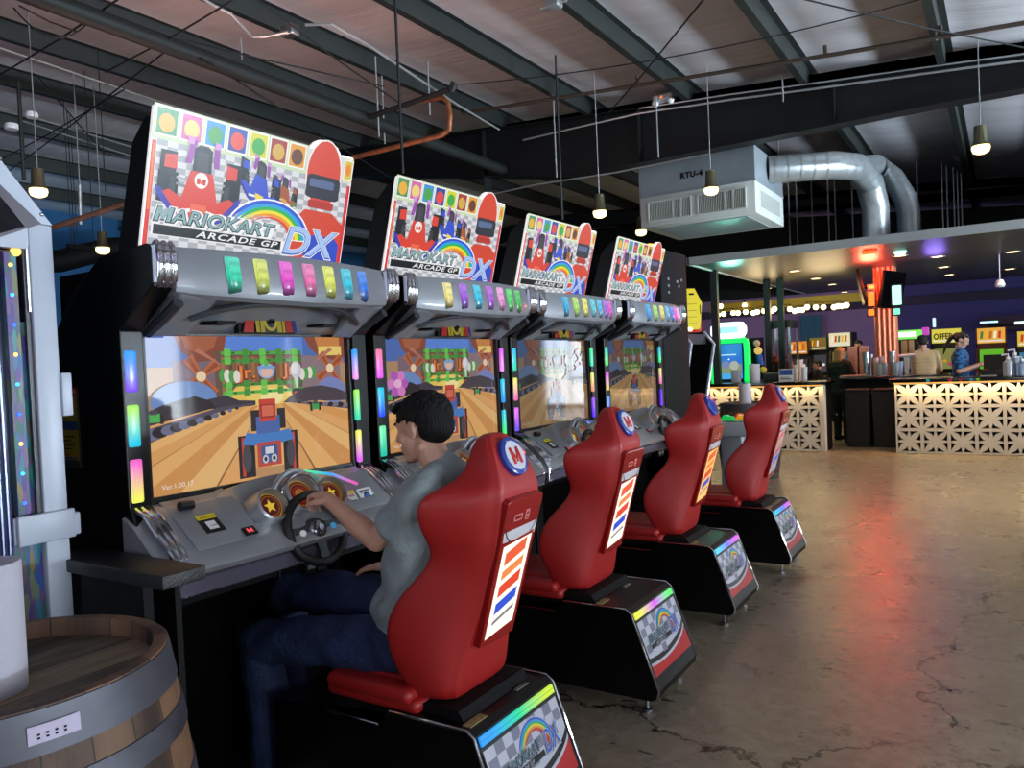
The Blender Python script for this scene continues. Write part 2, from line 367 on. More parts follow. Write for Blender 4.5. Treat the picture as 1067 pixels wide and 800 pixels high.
# screen
SX=-2.472; SW=.96; SH=.553; S0=Vector((SX,1.555,1.155))
m=MB(); fr=.022
for (a,b) in (((-2.50,1.54,1.12),(-2.45,2.53,1.155)),((-2.50,1.54,1.708),(-2.45,2.53,1.73)),((-2.50,1.538,1.12),(-2.446,1.556,1.73)),((-2.50,2.514,1.12),(-2.446,2.532,1.73))): m.box(a,b,BLKP)
m.box((-2.50,1.54,1.12),(-2.475,2.53,1.73),BLKP)
def screen_art(kind):
    mb=MB(); A=Art(S0,(0,1,0),(0,0,1),step=.00006,mb=mb)
    A.T=lambda u,v:(u*SW,v*SH)
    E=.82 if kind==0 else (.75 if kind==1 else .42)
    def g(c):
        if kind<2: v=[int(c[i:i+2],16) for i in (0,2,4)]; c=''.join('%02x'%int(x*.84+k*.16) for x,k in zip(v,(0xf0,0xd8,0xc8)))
        if kind>=2: v=[int(c[i:i+2],16) for i in (0,2,4)]; c=''.join('%02x'%int(x*.62+k*.38) for x,k in zip(v,(0x98,0x98,0x94)))  # far screens: reflected haze mixed into the picture colours as grey
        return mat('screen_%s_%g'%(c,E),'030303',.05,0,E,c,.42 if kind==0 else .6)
    def clip(p): return (min(1,max(0,p[0])),min(1,max(0,p[1])))
    A.rect(0,0,1,1,g('5a6ea8'))
    # sky
    A.rect(0,.78,1,1,g('3c62b4')); A.rect(.3,.86,.75,1,g('4a7ee0')); A.rect(0,.45,1,.80,g('a8825c'))
    A.rect(.12,.50,.3,.84,g('6e5a6c')); A.rect(.74,.5,.97,.86,g('7c6a74'))
    A.poly([(.13,1),(.36,1),(.345,.9),(.30,.84),(.22,.83),(.16,.9)],g('7c3a2a')); A.poly([(.16,1),(.32,1),(.3,.92),(.24,.88),(.18,.92)],g('a05236'))
    A.poly([(.76,1),(1,1),(1,.84),(.93,.82),(.84,.86),(.79,.92)],g('7c3a2a')); A.poly([(.82,1),(.97,1),(.97,.9),(.9,.88),(.84,.92)],g('c87a38'))
    A.rect(.84,.86,.98,.93,g('f0d068'))
    # distant castle structure
    A.rect(.30,.55,.74,.9,g('5c4438')); A.rect(.33,.6,.7,.86,g('7a4e34'))
    for i in range(11): A.rect(.33+.036*i,.60,.345+.036*i,.86,g('4e3630' if i%2 else '94643c'))
    A.disc(.46,.56,.10,g('f2c850'),.12); A.disc(.56,.57,.12,g('f4d462'),.10); A.disc(.57,.57,.06,g('fff0a0'),.06)
    for vv,cc in ((.875,'3fae3a'),(.82,'2e8a30'),(.60,'44b03c'),(.655,'2f7e2c')):
        A.rect(.33,vv,.74,vv+.022,g(cc))
        for i in range(5): 
            A.rect(.345+.085*i,vv-.012,.375+.085*i,vv+.04,g('5ac848' if i%2==0 else '348c34')); A.rect(.38+.085*i,vv+.004,.395+.085*i,vv+.018,g('1f5a24'))
    A.text(.40,.705,'Jr.',.13,g('5a1e10'),bold=.006,sx=.8); A.text(.405,.71,'Jr.',.125,g('f07830'),bold=.002,sx=.8)
    A.text(.63,.715,'Jr.',.13,g('5a1e10'),bold=.006,sx=.8); A.text(.635,.72,'Jr.',.125,g('f07830'),bold=.002,sx=.8)
    A.disc(.545,.755,.042,g('8fb4e8'),.055); A.disc(.545,.75,.03,g('e8b8a8'),.04); A.rect(.5,.77,.59,.79,g('6aa0e0')); A.rect(.535,.79,.555,.83,g('4ab43c'))
    for cx,cy,r in ((.235,.735,.10),(.90,.76,.095)):
        for a in (35,125):
            for s in (1,-1):
                c,sn=math.cos(R(a)),math.sin(R(a)); P=lambda x,y:(cx+(x*c-y*sn)*r*.95,cy+(x*sn+y*c)*r*1.5)
                A.poly([P(s*.1,-.12),P(s*1,-.27),P(s*1,.27),P(s*.1,.12)],g('b85a30')); A.poly([P(s*.2,-.05),P(s*.95,-.12),P(s*.95,.12),P(s*.2,.05)],g('8c3e22'))
        A.disc(cx,cy,.022,g('f0d8b0'),.035)
    for cx,s in ((.33,1),(.80,-1)):
        for i in range(4): A.disc(cx+s*.022*i,.735-.004*i,.016,g('e8e4da' if i%2 else '3e9a44'),.045)
        A.poly([(cx-.0,.8),(cx+.02*s,.78),(cx-.10*s,.92),(cx-.12*s,.90)],g('b06a58'))
    A.disc(.70,.755,.030,g('c8ccd8'),.065); A.disc(.695,.765,.02,g('e6e8f0'),.045); A.poly([(.69,.70),(.71,.70),(.705,.62),(.698,.62)],g('dcdce8'))
    A.rect(.676,.44,.716,.62,g('23242c'),.0); 
    for vv,cc in ((.575,'e04a34'),(.53,'6a2a20'),(.485,'303c30')): A.disc(.696,vv,.013,g(cc),.022)
    # hills behind the track walls
    A.disc(.16,.58,.14,g('5e86c8'),.13); A.disc(.90,.58,.09,g('6a7cc0'),.11)
    A.poly([(0,.38),(0,.52),(.06,.56),(.16,.60),(.25,.58),(.34,.60),(.40,.56),(.48,.55),(.48,.52)],g('2c2836'))
    A.poly([(.62,.52),(.66,.56),(.74,.62),(.84,.63),(.93,.60),(1,.56),(1,.5)],g('37303c'))
    A.poly([(.10,.50),(.14,.58),(.20,.61),(.27,.57),(.30,.5)],g('1a1820'))
    # wooden track
    vp=(.555,.60); shade=['e2a25c','d8944c','eab066','dc9c54','e6aa60','d08c48','e8b46c']
    base=[-1.5,-1.05,-.72,-.45,-.24,-.05,.12,.28,.42,.54,.66,.78,.92,1.08,1.28,1.55,1.95,2.5]
    def at(b,v): return b+(vp[0]-b)*(v/vp[1])
    top=lambda b:.50
    import itertools
    for i in range(len(base)-1):
        a,b=base[i],base[i+1]
        quad=[(at(a,0),0),(at(b,0),0),(at(b,.515),.515),(at(a,.515),.515)]
        # clip to 0..1 in u
        def clipu(poly,lim,sgn):
            out=[]
            for j in range(len(poly)):
                p,q=poly[j],poly[(j+1)%len(poly)]; ip=(p[0]-lim)*sgn>=0; iq=(q[0]-lim)*sgn>=0
                if ip: out.append(p)
                if ip!=iq:
                    t=(lim-p[0])/(q[0]-p[0]); out.append((lim,p[1]+t*(q[1]-p[1])))
            return out
        q=clipu(clipu(quad,0,1),1,-1)
        if len(q)>2: A.mb.poly([A.P(*p) for p in q],g(shade[i%7]))
    A.k+=1
    for b in (-1.05,-.24,.28,.78,1.28,1.95):
        q=clipu(clipu([(b-.006,0),(b+.006,0),(at(b,.51),.51),(at(b,.51)-.0005,.51)],0,1),1,-1)
        if len(q)>2: A.mb.poly([A.P(*p) for p in q],g('8a5830'))
    A.k+=1
    # chain barrier either side
    A.poly([(0,.33),(0,.42),(.30,.52),(.47,.535),(.47,.525),(.3,.49)],g('3c3c50')); A.poly([(.65,.53),(1,.475),(1,.43),(.65,.52)],g('4a4250'))
    for i in range(12):
        t=i/12; A.disc(.02+.40*t,.385+.135*t-.02*t*(1-t),.03*(1-t)+.006,g('16161e' if i%2 else '5c6488'),.028*(1-t)+.008)
    for i in range(10):
        t=i/10; A.disc(.98-.30*t,.465+.05*t,.018*(1-t)+.005,g('18161e' if i%2 else '6c6478'),.016*(1-t)+.006)
    # far karts (no drivers)
    for cx,cy,s,c in ((.80,.475,1,'2e9a48'),(.55,.50,.8,'a8a08c'),(.03,.49,1.2,'3ab04c')):
        A.rect(cx-.032*s,cy-.035*s,cx-.018*s,cy+.015*s,g('1c1c22')); A.rect(cx+.018*s,cy-.035*s,cx+.032*s,cy+.015*s,g('1c1c22')); A.rect(cx-.02*s,cy-.025*s,cx+.02*s,cy+.02*s,g(c)); A.rect(cx-.012*s,cy+.015*s,cx+.012*s,cy+.04*s,g('3a3a44'))
    # player kart from behind, empty
    kx,ky,k=(.535,.19,1.22) if kind<2 else (.52,.20,1.0)
    def r_(a,b,c,d,col,r=0): A.rect(kx+a*k,ky+b*k,kx+c*k,ky+d*k,g(col),r)
    A.poly([(kx-.11,ky-.12),(kx+.11,ky-.12),(kx+.05,ky-.19),(kx-.05,ky-.19)],g('b8875a'))
    r_(-.07,.12,-.035,.24,'1e2028'); r_(.04,.12,.075,.24,'1e2028')
    r_(-.05,.10,.05,.20,'3a5ca8'); r_(-.035,.17,.035,.30,'c8382c'); r_(-.03,.19,.03,.27,'8c2420'); r_(-.024,.20,.024,.262,'d86048')
    r_(-.125,-.14,-.06,.10,'15161c'); r_(.06,-.14,.125,.10,'15161c'); r_(-.112,-.13,-.10,.09,'c0342c'); r_(.10,-.13,.112,.09,'c0342c')
    A.disc(kx-.092*k,ky-.03*k,.022,g('343844'),.10); A.disc(kx+.092*k,ky-.03*k,.022,g('343844'),.10)
    A.poly([(kx-.11*k,ky+.05*k),(kx-.09*k,ky+.115*k),(kx-.03*k,ky+.10*k),(kx+.03*k,ky+.10*k),(kx+.09*k,ky+.115*k),(kx+.11*k,ky+.05*k),(kx+.03*k,ky+.03*k),(kx-.03*k,ky+.03*k)],g('3474c8'))
    r_(-.05,-.09,.05,.05,'b83a34'); r_(-.035,-.07,.035,.03,'2c4c90'); r_(-.018,-.02,.018,.02,'d8d8e4')
    for s in (-1,1):
        A.disc(kx+s*.022,ky-.06,.015,g('c8ccd4'),.03); A.disc(kx+s*.022,ky-.06,.008,g('202028'),.016)
    A.text(.045,.035,'Ver.1.00.17',.045,g('f2ece0'),sx=.62)
    if kind==0: A.text(.93,.05,'1 2 3',.03,g('c8b090'),sx=.6)
    if kind==1:
        for a in range(6): A.disc(.10+.05*math.cos(a*1.05),.60+.08*math.sin(a*1.05),.03,g('e078d0' if a%2 else 'b050c0'),.045)
        A.disc(.10,.60,.03,g('f4b8e8'),.04)
    return mb
m2=screen_art(0); 
scr=build(m,'screen_frame',cab)
s_img=build(m2,'screen',cab,recalc=False)
SCR=[s_img.data]+[None]*3
# ---- marquee
MO=Vector((-2.45,1.557,1.985)); MV=Vector((.128,0,.477)); MW=.925; MH=MV.length
m=MB()
out=[(0.0,.02),(.02,0),(.985,0),(1,.03),(1,.97),(.99,1.0),(.925,1.0)]
ap=[]
for i in range(9): a=R(0+i*22.5); ap.append((.822+.095*math.cos(a),.955+.125*math.sin(a)))
out+=ap+[(.02,1.0),(0,.975)]
Nn=Vector((0,1,0)).cross(MV).normalized()
def MP(u,v,d=0): return MO+Vector((0,1,0))*u*MW+MV*v+Nn*d
fr_=[MP(u,v,0) for u,v in out]; bk=[MP(u,v,-.012) for u,v in out]; n=len(out)
m.add(fr_+bk,[list(range(n)),[n+i for i in range(n)][::-1]]+[(i,(i+1)%n,(i+1)%n+n,i+n) for i in range(n)],mat('marquee_acrylic','e8e8ea',.15,emit=.6,ecol='fff8f4'))
build(m,'marquee',cab); marq=LAST[0]
m=MB()
hp=[(-2.345,2.42),(-2.39,2.43),(-2.47,2.36),(-2.60,1.97),(-2.49,1.97)]
m.prism(hp,BLK,'y',1.565,2.47)
build(m,'marquee_housing',cab)
m=MB(); A=Art(MO+Nn*.001,(0,1,0),MV,step=.00005,mb=m); A.T=lambda u,v:(u*MW,v*MH)
E=.92; g=lambda c:glow(c,E)
A.rect(.004,.02,.996,.985,glow('e2e2e6',.9)); A.check(.025,.03,.98,.80,.0415,glow('b6bac2',.85))
A.rect(.004,.03,.022,.76,g('e0301c')); A.rect(.975,.03,.996,.76,g('d82a30')); A.rect(.009,.3,.018,.74,g('f07a30'))
A.rect(.0,.775,.72,1.0,g('cfe0b8')); A.rect(.94,.79,.998,.985,g('e0d88a'))
tiles=[('4f9a62','f0b434'),('d86aac','f2d67a'),('3a9ad8','4aa848'),('2a4aa8','e8483a'),('d8d828','3cb048'),('a83428','d8b04c'),('e8a02c','6a3a20')]
for i,(a,b) in enumerate(tiles):
    u=.008+.1015*i; A.rect(u,.80,u+.094,.992,g('fbfbf6'),.008); A.rect(u+.006,.812,u+.088,.98,g(a),.006); A.disc(u+.047,.888,.032,g(b),.062)
A.rect(.942,.80,.996,.975,g('fbfbf6'),.008); A.rect(.947,.812,.991,.962,g('d8c84a')); A.disc(.969,.888,.016,g('f08a2a'),.05)
# purple exhausts, karts
def kart(cx,cy,s,body,trim,acc,sh=0):
    def P(x,y): return (cx+x*s,cy+y*s*1.55+sh*x*s)
    def pp(L,c): A.poly([P(*p) for p in L],g(c))
    pp([(-.62,-.55),(.62,-.55),(.72,-.8),(-.72,-.8)],'8f9299')
    pp([(-.42,.5),(-.28,.5),(-.16,1.1),(-.34,1.15)],'a04ab0'); pp([(-.40,1.0),(-.26,1.0),(-.24,1.18),(-.42,1.2)],'d89ad8')
    pp([(.28,.5),(.42,.5),(.40,1.1),(.24,1.1)],'9a46ac'); pp([(.25,1.0),(.41,1.0),(.42,1.16),(.26,1.18)],'d89ad8')
    pp([(-.24,.25),(.24,.25),(.22,.92),(.1,1.02),(-.1,1.02),(-.22,.92)],'2c2a30'); pp([(-.15,.3),(.15,.3),(.13,.85),(-.13,.85)],'45424a')
    for q in (-1,1):
        pp([(q*.62,-.05),(q*1.0,-.05),(q*1.0,.72),(q*.62,.72)],'1a1a1e'); pp([(q*.60,.3),(q*.9,.3),(q*.9,.62),(q*.62,.66)],body)
        pp([(q*.52,-.6),(q*1.02,-.55),(q*1.02,.22),(q*.56,.22)],'17171b'); pp([(q*.60,-.4),(q*.74,-.4),(q*.74,.1),(q*.62,.1)],'3a3a40')
        pp([(q*.25,.02),(q*.6,.08),(q*.6,.14),(q*.25,.1)],'b0b4bc'); pp([(q*.25,-.14),(q*.6,-.08),(q*.6,-.02),(q*.25,-.08)],'888c94')
        pp([(q*.2,-.62),(q*.85,-.28),(q*1.08,-.15),(q*1.0,-.42),(q*.55,-.92),(q*.2,-1.0)],trim)
        pp([(q*.1,-.55),(q*.75,-.22),(q*.9,-.30),(q*.5,-.82),(q*.1,-.92)],body)
    pp([(-.28,.34),(.28,.34),(.46,-.45),(.34,-.98),(-.34,-.98),(-.46,-.45)],body); pp([(-.2,-.5),(.2,-.5),(.16,-.9),(-.16,-.9)],acc)
    pp([(-.52,-.7),(-.2,-.62),(-.2,-.72),(-.5,-.8)],'f4f4f4'); pp([(.52,-.7),(.2,-.62),(.2,-.72),(.5,-.8)],'f4f4f4')
kart(.62,.60,.07,'a85a2c','4a8a3a','e0a040',-.6)
kart(.49,.62,.105,'3450d0','2a2e9a','f0d83a',-.55)
kart(.215,.52,.175,'e0402c','3a3ab0','f06a48')
A.disc(.215,.555,.03,g('f6f2ee'),.056); A.text(.2155,.530,'M',.05,g('d83a2c'),bold=.003,align='CENTER')
# plain racing driver stand-in: helmet, visor, suit
A.poly([(.68,.02),(.68,.40),(.74,.50),(.90,.50),(.97,.42),(.975,.02)],g('d84428'))
A.poly([(.76,.02),(.76,.24),(.80,.30),(.93,.30),(.965,.24),(.965,.02)],g('2c4cc8'))
A.disc(.822,.80,.105,g('fbf4f0'),.285); A.disc(.822,.80,.098,g('dc4428'),.272)
A.rect(.728,.60,.925,.79,g('2a2c38'),.03); A.rect(.745,.69,.89,.755,g('5a6c94'),.012); A.rect(.75,.52,.90,.585,g('b83222'),.012)
game_logo(A,.045,.135,.86,E)
A.rect(.80,.035,.86,.07,g('e6e6ee'),.006); A.rect(.885,.03,.955,.065,g('e6e6ee'),.006)
for i,c in enumerate(('8a86d8','f2a040','f4d068','e8e0f4','f2b060','f6ec9a')): A.rect(.03+.05*i,.012+.02*(i%2),.065+.05*i,.055+.02*(i%2),g(c))
build(m,'marquee_artwork',marq,recalc=False)
# ---- console
def zc(y):
    t=abs(y-YC)/.5; return t
rings=[]; N=26
for i in range(N+1):
    y=YN-.01+(YF-YN+.02)*i/N; t=min(1,abs(y-YC)/.575); c=math.cos(t*PI/2)
    cen=max(0,1-(abs(y-YC)/.27)**2.5); e=max(0,(t-.86)/.14)
    xf=-2.185+.02*c-.06*e
    rings.append([Vector(p) for p in [(-2.46,y,1.135+.01*cen-.03*e),(-2.40,y,1.125+.045*cen-.05*e),(-2.32,y,1.06+.045*cen-.055*e),(-2.25,y,1.005+.03*cen-.05*e),(xf,y,.962-.04*e),(xf+.012,y,.945-.04*e),(xf+.005,y,.93-.03*e),(xf-.03,y,.922),(xf-.035,y,.868),(xf-.10,y,.85),(-2.46,y,.85)]])
m=MB(); m.loft(rings,SIL); build(m,'console',cab); con=LAST[0]
# lower lip, purple reflection put into its grey colour
m=MB(); m.loft([[Vector((x-.0+.02*math.cos((y-YC)*2.6),y,z)) for x,z in ((-2.22,.925),(-2.20,.915),(-2.215,.862),(-2.26,.845),(-2.3,.9))] for y in [YN+.02+(YF-YN-.04)*i/12 for i in range(13)]],SILD); build(m,'console_lip',cab)
# chrome curved bands at both console ends
for s in (-1,1):
    for k in range(3):
        y=YC+s*(.555-.022*k); m=MB()
        m.tube([(-2.44,y,1.135),(-2.37,y,1.105),(-2.29,y,1.035),(-2.235,y,.98),(-2.215,y,.93),(-2.22,y,.86)],.0095,CHR,8); build(m,'console_chrome_band',cab)
# panels scored in the console: raised plateau, coin recess
def onc(y,x):   # console height approx
    cen=max(0,1-(abs(y-YC)/.27)**2.5)
    P=[(-2.46,1.135+.01*cen),(-2.40,1.125+.045*cen),(-2.32,1.06+.045*cen),(-2.25,1.005+.03*cen),(-2.17,.955)]
    for (a,za),(b,zb) in zip(P,P[1:]):
        if a<=x<=b: return za+(zb-za)*(x-a)/(b-a)
    return .95
for s in (-1,1):
    m=MB(); ys=[YC+s*(.22+.028*i) for i in range(10)]
    rr=[]
    for y in ys: rr.append([Vector((x,y,onc(y,x)+h)) for x,h in ((-2.44,.002),(-2.43,.012),(-2.33,.014),(-2.24,.014),(-2.225,.002),(-2.3,-.01))])
    m.loft(rr,mat('console_plateau','94969a',.35,.5,coat=.3)); build(m,'console_pad',cab,bevel=.004)
NC=Vector((.62,0,.78)).normalized()
def frame(x,y,z,nrm,upv=(0,0,1)):
    n=Vector(nrm).normalized(); U=Vector((0,1,0)); V=n.cross(U); 
    if V.z<0: V=-V
    return Vector((x,y,z)),U,V,n
def pod(y,x,z,r,lab):
    O,U,V,n=frame(x,y,z,(.86,0,.5)); mb=MB()
    Mx=Matrix.Translation(O)@Matrix((U,V,n)).transposed().to_4x4()
    mb.lathe([(r*1.55,-.06),(r*1.5,-.01),(r*1.38,.028),(r*1.22,.034),(r*1.12,.02),(r*1.05,.004),(0,.003)],SIL,32,Mx)
    A=Art(O+n*.006,U,V,mb=mb); A.disc(0,0,r*1.06,glow('c8a030',.5)); A.disc(0,0,r*.98,glow('5a0f0a',.5)); 
    A.arc(0,0,r*.78,r*.84,0,360,glow('c07018',.55)); 
    A.star(0,0,r*.58,glow('e8c838',.75)) if lab else (A.disc(0,0,r*.62,glow('8c2410',.55)),A.arc(0,0,r*.3,r*.4,0,360,glow('e0902a',.5)),A.disc(0,0,r*.2,glow('e8c050',.7)))
    return build(mb,'speaker_pod',cab,recalc=True)
pod(1.885,-2.262,1.078,.047,1); pod(2.185,-2.262,1.078,.047,1); pod(2.035,-2.27,1.095,.056,0)
m=MB()
m.tube([(-2.30,YC+.105*math.cos(R(a)),1.08+.105*math.sin(R(a))) for a in range(-10,195,12)],.013,SIL,8); m.tube([(-2.27,YC+.09*math.cos(R(a)),1.085+.09*math.sin(R(a))) for a in range(-10,195,12)],.006,CHR,8)
build(m,'gauge_hood',cab)
# stickers and buttons
def slab(y,x,w,h,nm,layers,n=(.60,0,.80),lift=.016,thick=.003):
    O,U,V,nn=frame(x,y,onc(y,x)+lift,n); mb=MB(); O=O-U*w/2-V*h/2
    Mx=Matrix.Translation(O)@Matrix((U,V,nn)).transposed().to_4x4(); mb.box((0,0,-.004),(w,h,thick*.5),layers[0],Mx)
    A=Art(O+nn*thick*.5,U,V,mb=mb); layers[1](A); return build(mb,nm,cab,recalc=False)
PW=mat('sticker_white','d8d8d4',.5); PK=mat('sticker_black','101012',.4); PY=mat('sticker_yellow','d8c020',.5); PR=mat('sticker_red','b81c18',.45)
slab(1.665,-2.30,.075,.085,'card_reader_label',(PK,lambda A:(A.rect(0,.062,.075,.085,PY),A.text(.012,.068,'BANAPASS',.012,PK),A.rect(.018,.012,.055,.05,PW),A.text(.026,.024,'CARD',.012,PK))))
slab(1.775,-2.235,.05,.036,'start_button',(BLKP,lambda A:(A.rect(.004,.004,.046,.032,mat('button_dark_red','3a0a0e',.3)),A.text(.013,.009,'M',.026,glow('f05a60',1.0),bold=.001,sx=1.2))),lift=.02)
m=MB(); m.tube([(-2.37,1.60,1.125),(-2.37,1.65,1.122)],.016,BLKP); build(m,'coin_slot',cab)
slab(2.30,-2.27,.085,.07,'warning_sticker',(PW,lambda A:(A.rect(.0,.055,.085,.07,PY),A.text(.01,.04,'CAUTION',.014,PR,bold=.0006),A.rect(.01,.02,.075,.023,PK),A.rect(.01,.012,.06,.015,PK),A.rect(.008,.028,.03,.036,PR))),n=(.8,0,.6))
slab(2.40,-2.27,.08,.07,'how_to_play_sticker',(PW,lambda A:(A.disc(.04,.03,.018,PK),A.disc(.04,.03,.012,mat('sticker_blue','3a6ab8',.5)),A.rect(.01,.055,.07,.06,PK),A.rect(.01,.047,.06,.051,PK),A.rect(.065,.01,.075,.03,mat('sticker_green','3a8a58',.5)))),n=(.8,0,.6))
m=MB(); m.tube([(-2.42,2.20,1.16),(-2.36,2.30,1.135),(-2.30,2.38,1.085)],.006,led('trim_led','58f0a0',['38a8ff','f060c0'],1.2,axis=1)); build(m,'console_light_line',cab)
# steering wheel
wheel_c=Vector((-2.185,YC,.975)); wn=Vector((.93,0,.36)).normalized(); wU=Vector((0,1,0)); wV=wn.cross(wU)*-1
if wV.z<0: wV=-wV
Mw=Matrix.Translation(wheel_c)@Matrix((wU,wV,wU.cross(wV))).transposed().to_4x4()
if (wU.cross(wV)).dot(wn)<0: Mw=Matrix.Translation(wheel_c)@Matrix((-wU,wV,(-wU).cross(wV))).transposed().to_4x4()
m=MB()
m.tube([Mw@Vector((.13*math.cos(2*PI*i/40),.132*math.sin(2*PI*i/40)*(1.0 if math.sin(2*PI*i/40)>-.6 else .95),0)) for i in range(40)],.0165,RUB,10,closed=True)
for a in (0,180,270):
    c,sn=math.cos(R(a)),math.sin(R(a))
    m.loft([[Mw@Vector((c*d-sn*w*q,sn*d+c*w*q,zz)) for q,zz in ((-1,-.006),(1,-.006),(1,.006),(-1,.006))] for d,w in ((.03,.026),(.08,.018),(.125,.022))],BLKP,smooth=False)
build(m,'steering_wheel',cab); sw=LAST[0]
m=MB(); m.lathe([(.0,.026),(.02,.025),(.034,.018),(.042,.0),(.046,-.02),(.046,-.03)],mat('wheel_hub_metal','8c8e92',.22,.9),28,Mw)
for i in range(6): m.ball(Mw@Vector((.026*math.cos(i*PI/3),.026*math.sin(i*PI/3),.022)),.004,BLKP,6)
m.lathe([(.012,.03),(.0,.031)],mat('hub_button','b8b8c0',.2,.6),20,Mw); build(m,'wheel_hub',sw)
for s in (-1,1):
    m=MB(); m.lathe([(.0,.016),(.011,.014),(.014,.0)],glow('4aa0d8' if s>0 else 'e0e0e8',.5),14,Mw@Matrix.Translation((s*.075,-.005,0))); build(m,'wheel_button',sw)
m=MB(); m.tube([wheel_c-wn*.015,wheel_c-wn*.14],[.034,.05],BLKP,16); build(m,'steering_column',cab)
# pedals
m=MB(); m.box((-2.73,1.60,.05),(-2.26,2.45,.08),mat('pedal_plate_dark','141416',.5)); m.box((-2.27,1.60,.05),(-2.255,2.45,.105),STL); build(m,'footwell_plate',cab)
for y in (1.93,2.12):
    m=MB(); m.prism([(-2.66,.09),(-2.64,.09),(-2.62,.22),(-2.64,.22)],BLKP,'y',y-.01,y+.01); m.box((-2.65,y-.04,.17),(-2.63,y+.04,.27),STL,bev=.008); build(m,'pedal',cab)
# copies
PAL=[['27e0b8','d8e860','f04ad8','f070b8','e6ee58','28c8e8','2a78f0'],
     ['fff08a','a050e8','22c8f0','b452e8','f69ae0','40e060','3ad050'],
     ['28b4f0','b4e860','f0f060','50d8e8','40c0f8','a060f0','f050e0'],
     ['3aa8f8','a8e868','f0ee70','62c8f0','4a88f8','f060e8','f8c8f0']]
def dim(c,k,w=0):
    v=[int(c[i:i+2],16) for i in (0,2,4)]; return ''.join('%02x'%int(min(255,x*k+(255-x*k)*w)) for x in v)
def ledc(a,b,s=1.5,ax=2): return led('led_%s_%s_%d'%(a,b if isinstance(b,str) else '_'.join(b),ax),a,b,s,ax)
SP=[[('8050ff','2a9cff'),('20c8e8','a8f060'),('f0f060','f060c8'),('f0a0f0','38a0ff'),('30e0b0','a0f060'),('e060f0','f0f060')],
    [('e858f0','f078a0'),('2050ff','20c8e8'),('18c0a0','70f0a8'),('f090f0','e060f0'),('2898f0','30c8f0'),('40f080','30c0e0')],
    [('20d8b0','30c0f0'),('f06ab0','f0e868'),('7050ff','e860f0'),('38e0b0','48f0a0'),('f0a080','f0f080'),('6030f0','a050ff')],
    [('58f060','30d8c0'),('f0d050','e850f0'),('5a30ff','30a0ff'),('30f080','30c0e0'),('f070c8','f0e080'),('7a30ff','5020f0')]]
DK=[('e0f0a0','208060'),]
CABS=[cab]
for i in range(1,4):
    c=copy_tree(cab); c.location=(cab.location.x+OFFS[i][0],cab.location.y+OFFS[i][1],0); c['label']=LABC[i]; CABS.append(c)
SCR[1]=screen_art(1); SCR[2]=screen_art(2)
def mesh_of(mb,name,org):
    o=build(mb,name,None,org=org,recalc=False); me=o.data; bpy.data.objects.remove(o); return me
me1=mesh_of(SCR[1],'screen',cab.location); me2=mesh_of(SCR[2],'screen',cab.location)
for i,c in enumerate(CABS):
    hl=[x for x in c.children if x.name.startswith('hood_light')]; sl=[x for x in c.children if x.name.startswith('side_light')]
    hl.sort(key=lambda o:o.name); sl.sort(key=lambda o:o.name)
    for k,o in enumerate(hl): set_mat(o,ledc(dim(PAL[i][k],.35),[PAL[i][k],dim(PAL[i][k],1.0,.3)],1.05,2))
    for k,o in enumerate(sl): set_mat(o,ledc(SP[i][k][0],SP[i][k][1],1.35,2))
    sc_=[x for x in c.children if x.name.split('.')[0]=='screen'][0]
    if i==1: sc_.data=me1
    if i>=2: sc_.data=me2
# ================================================================ racing seats
RED=mat('seat_red','9e1614',.5,coat=.05,var=.05,vscale=3)
PADC=1
LABS=['red racing seat on black plinth, with the player sitting in it','red racing seat on black plinth, second from the camera and empty','red racing seat on black plinth, third from the camera, blue disc on headrest','farthest red racing seat on black plinth, near the block-fronted bar']
yn,yf,yc=1.852,2.335,2.094
seat=thing('racing_chair',(-1.6,yc,0),LABS[0],'racing seat','red racing seats behind the cabinets')
bp=[(-2.25,.085),(-2.25,.40),(-1.74,.40),(-1.70,.455),(-1.395,.455),(-1.372,.44),(-1.255,.12),(-1.262,.085),(-1.29,.072),(-2.2,.072)]
m=MB(); m.prism(bp,BLK,'y',yn,yf); build(m,'plinth',seat); pl=LAST[0]
for y in (yn+.002,yf-.002):
    m=MB(); m.tube([(-2.24,y,.403),(-1.75,y,.403),(-1.70,y,.457),(-1.395,y,.458),(-1.370,y,.441),(-1.253,y,.12),(-1.262,y,.083),(-1.29,y,.070)],.0055,CHR,6); build(m,'chrome_edge_trim',seat)
m=MB(); m.prism([(-2.0,.40),(-1.98,.47),(-1.60,.485),(-1.46,.485),(-1.44,.455)],BLKM,'y',yn+.05,yf-.05); m.box((-1.43,yn+.03,.455),(-1.40,yn+.12,.4585),mat('worn_label','8a7a50',.6,var=.4,vscale=60)); m.box((-1.43,yf-.16,.455),(-1.415,yf-.09,.4585),mat('worn_label2','6a6a60',.6)); build(m,'seat_mount',seat)
for y in (yn+.05,yf-.05):
    m=MB(); m.lathe([(.022,0),(.022,.015),(.008,.018),(.008,.075)],STL,14,c=(-1.33,y,.0)); build(m,'levelling_foot',seat)
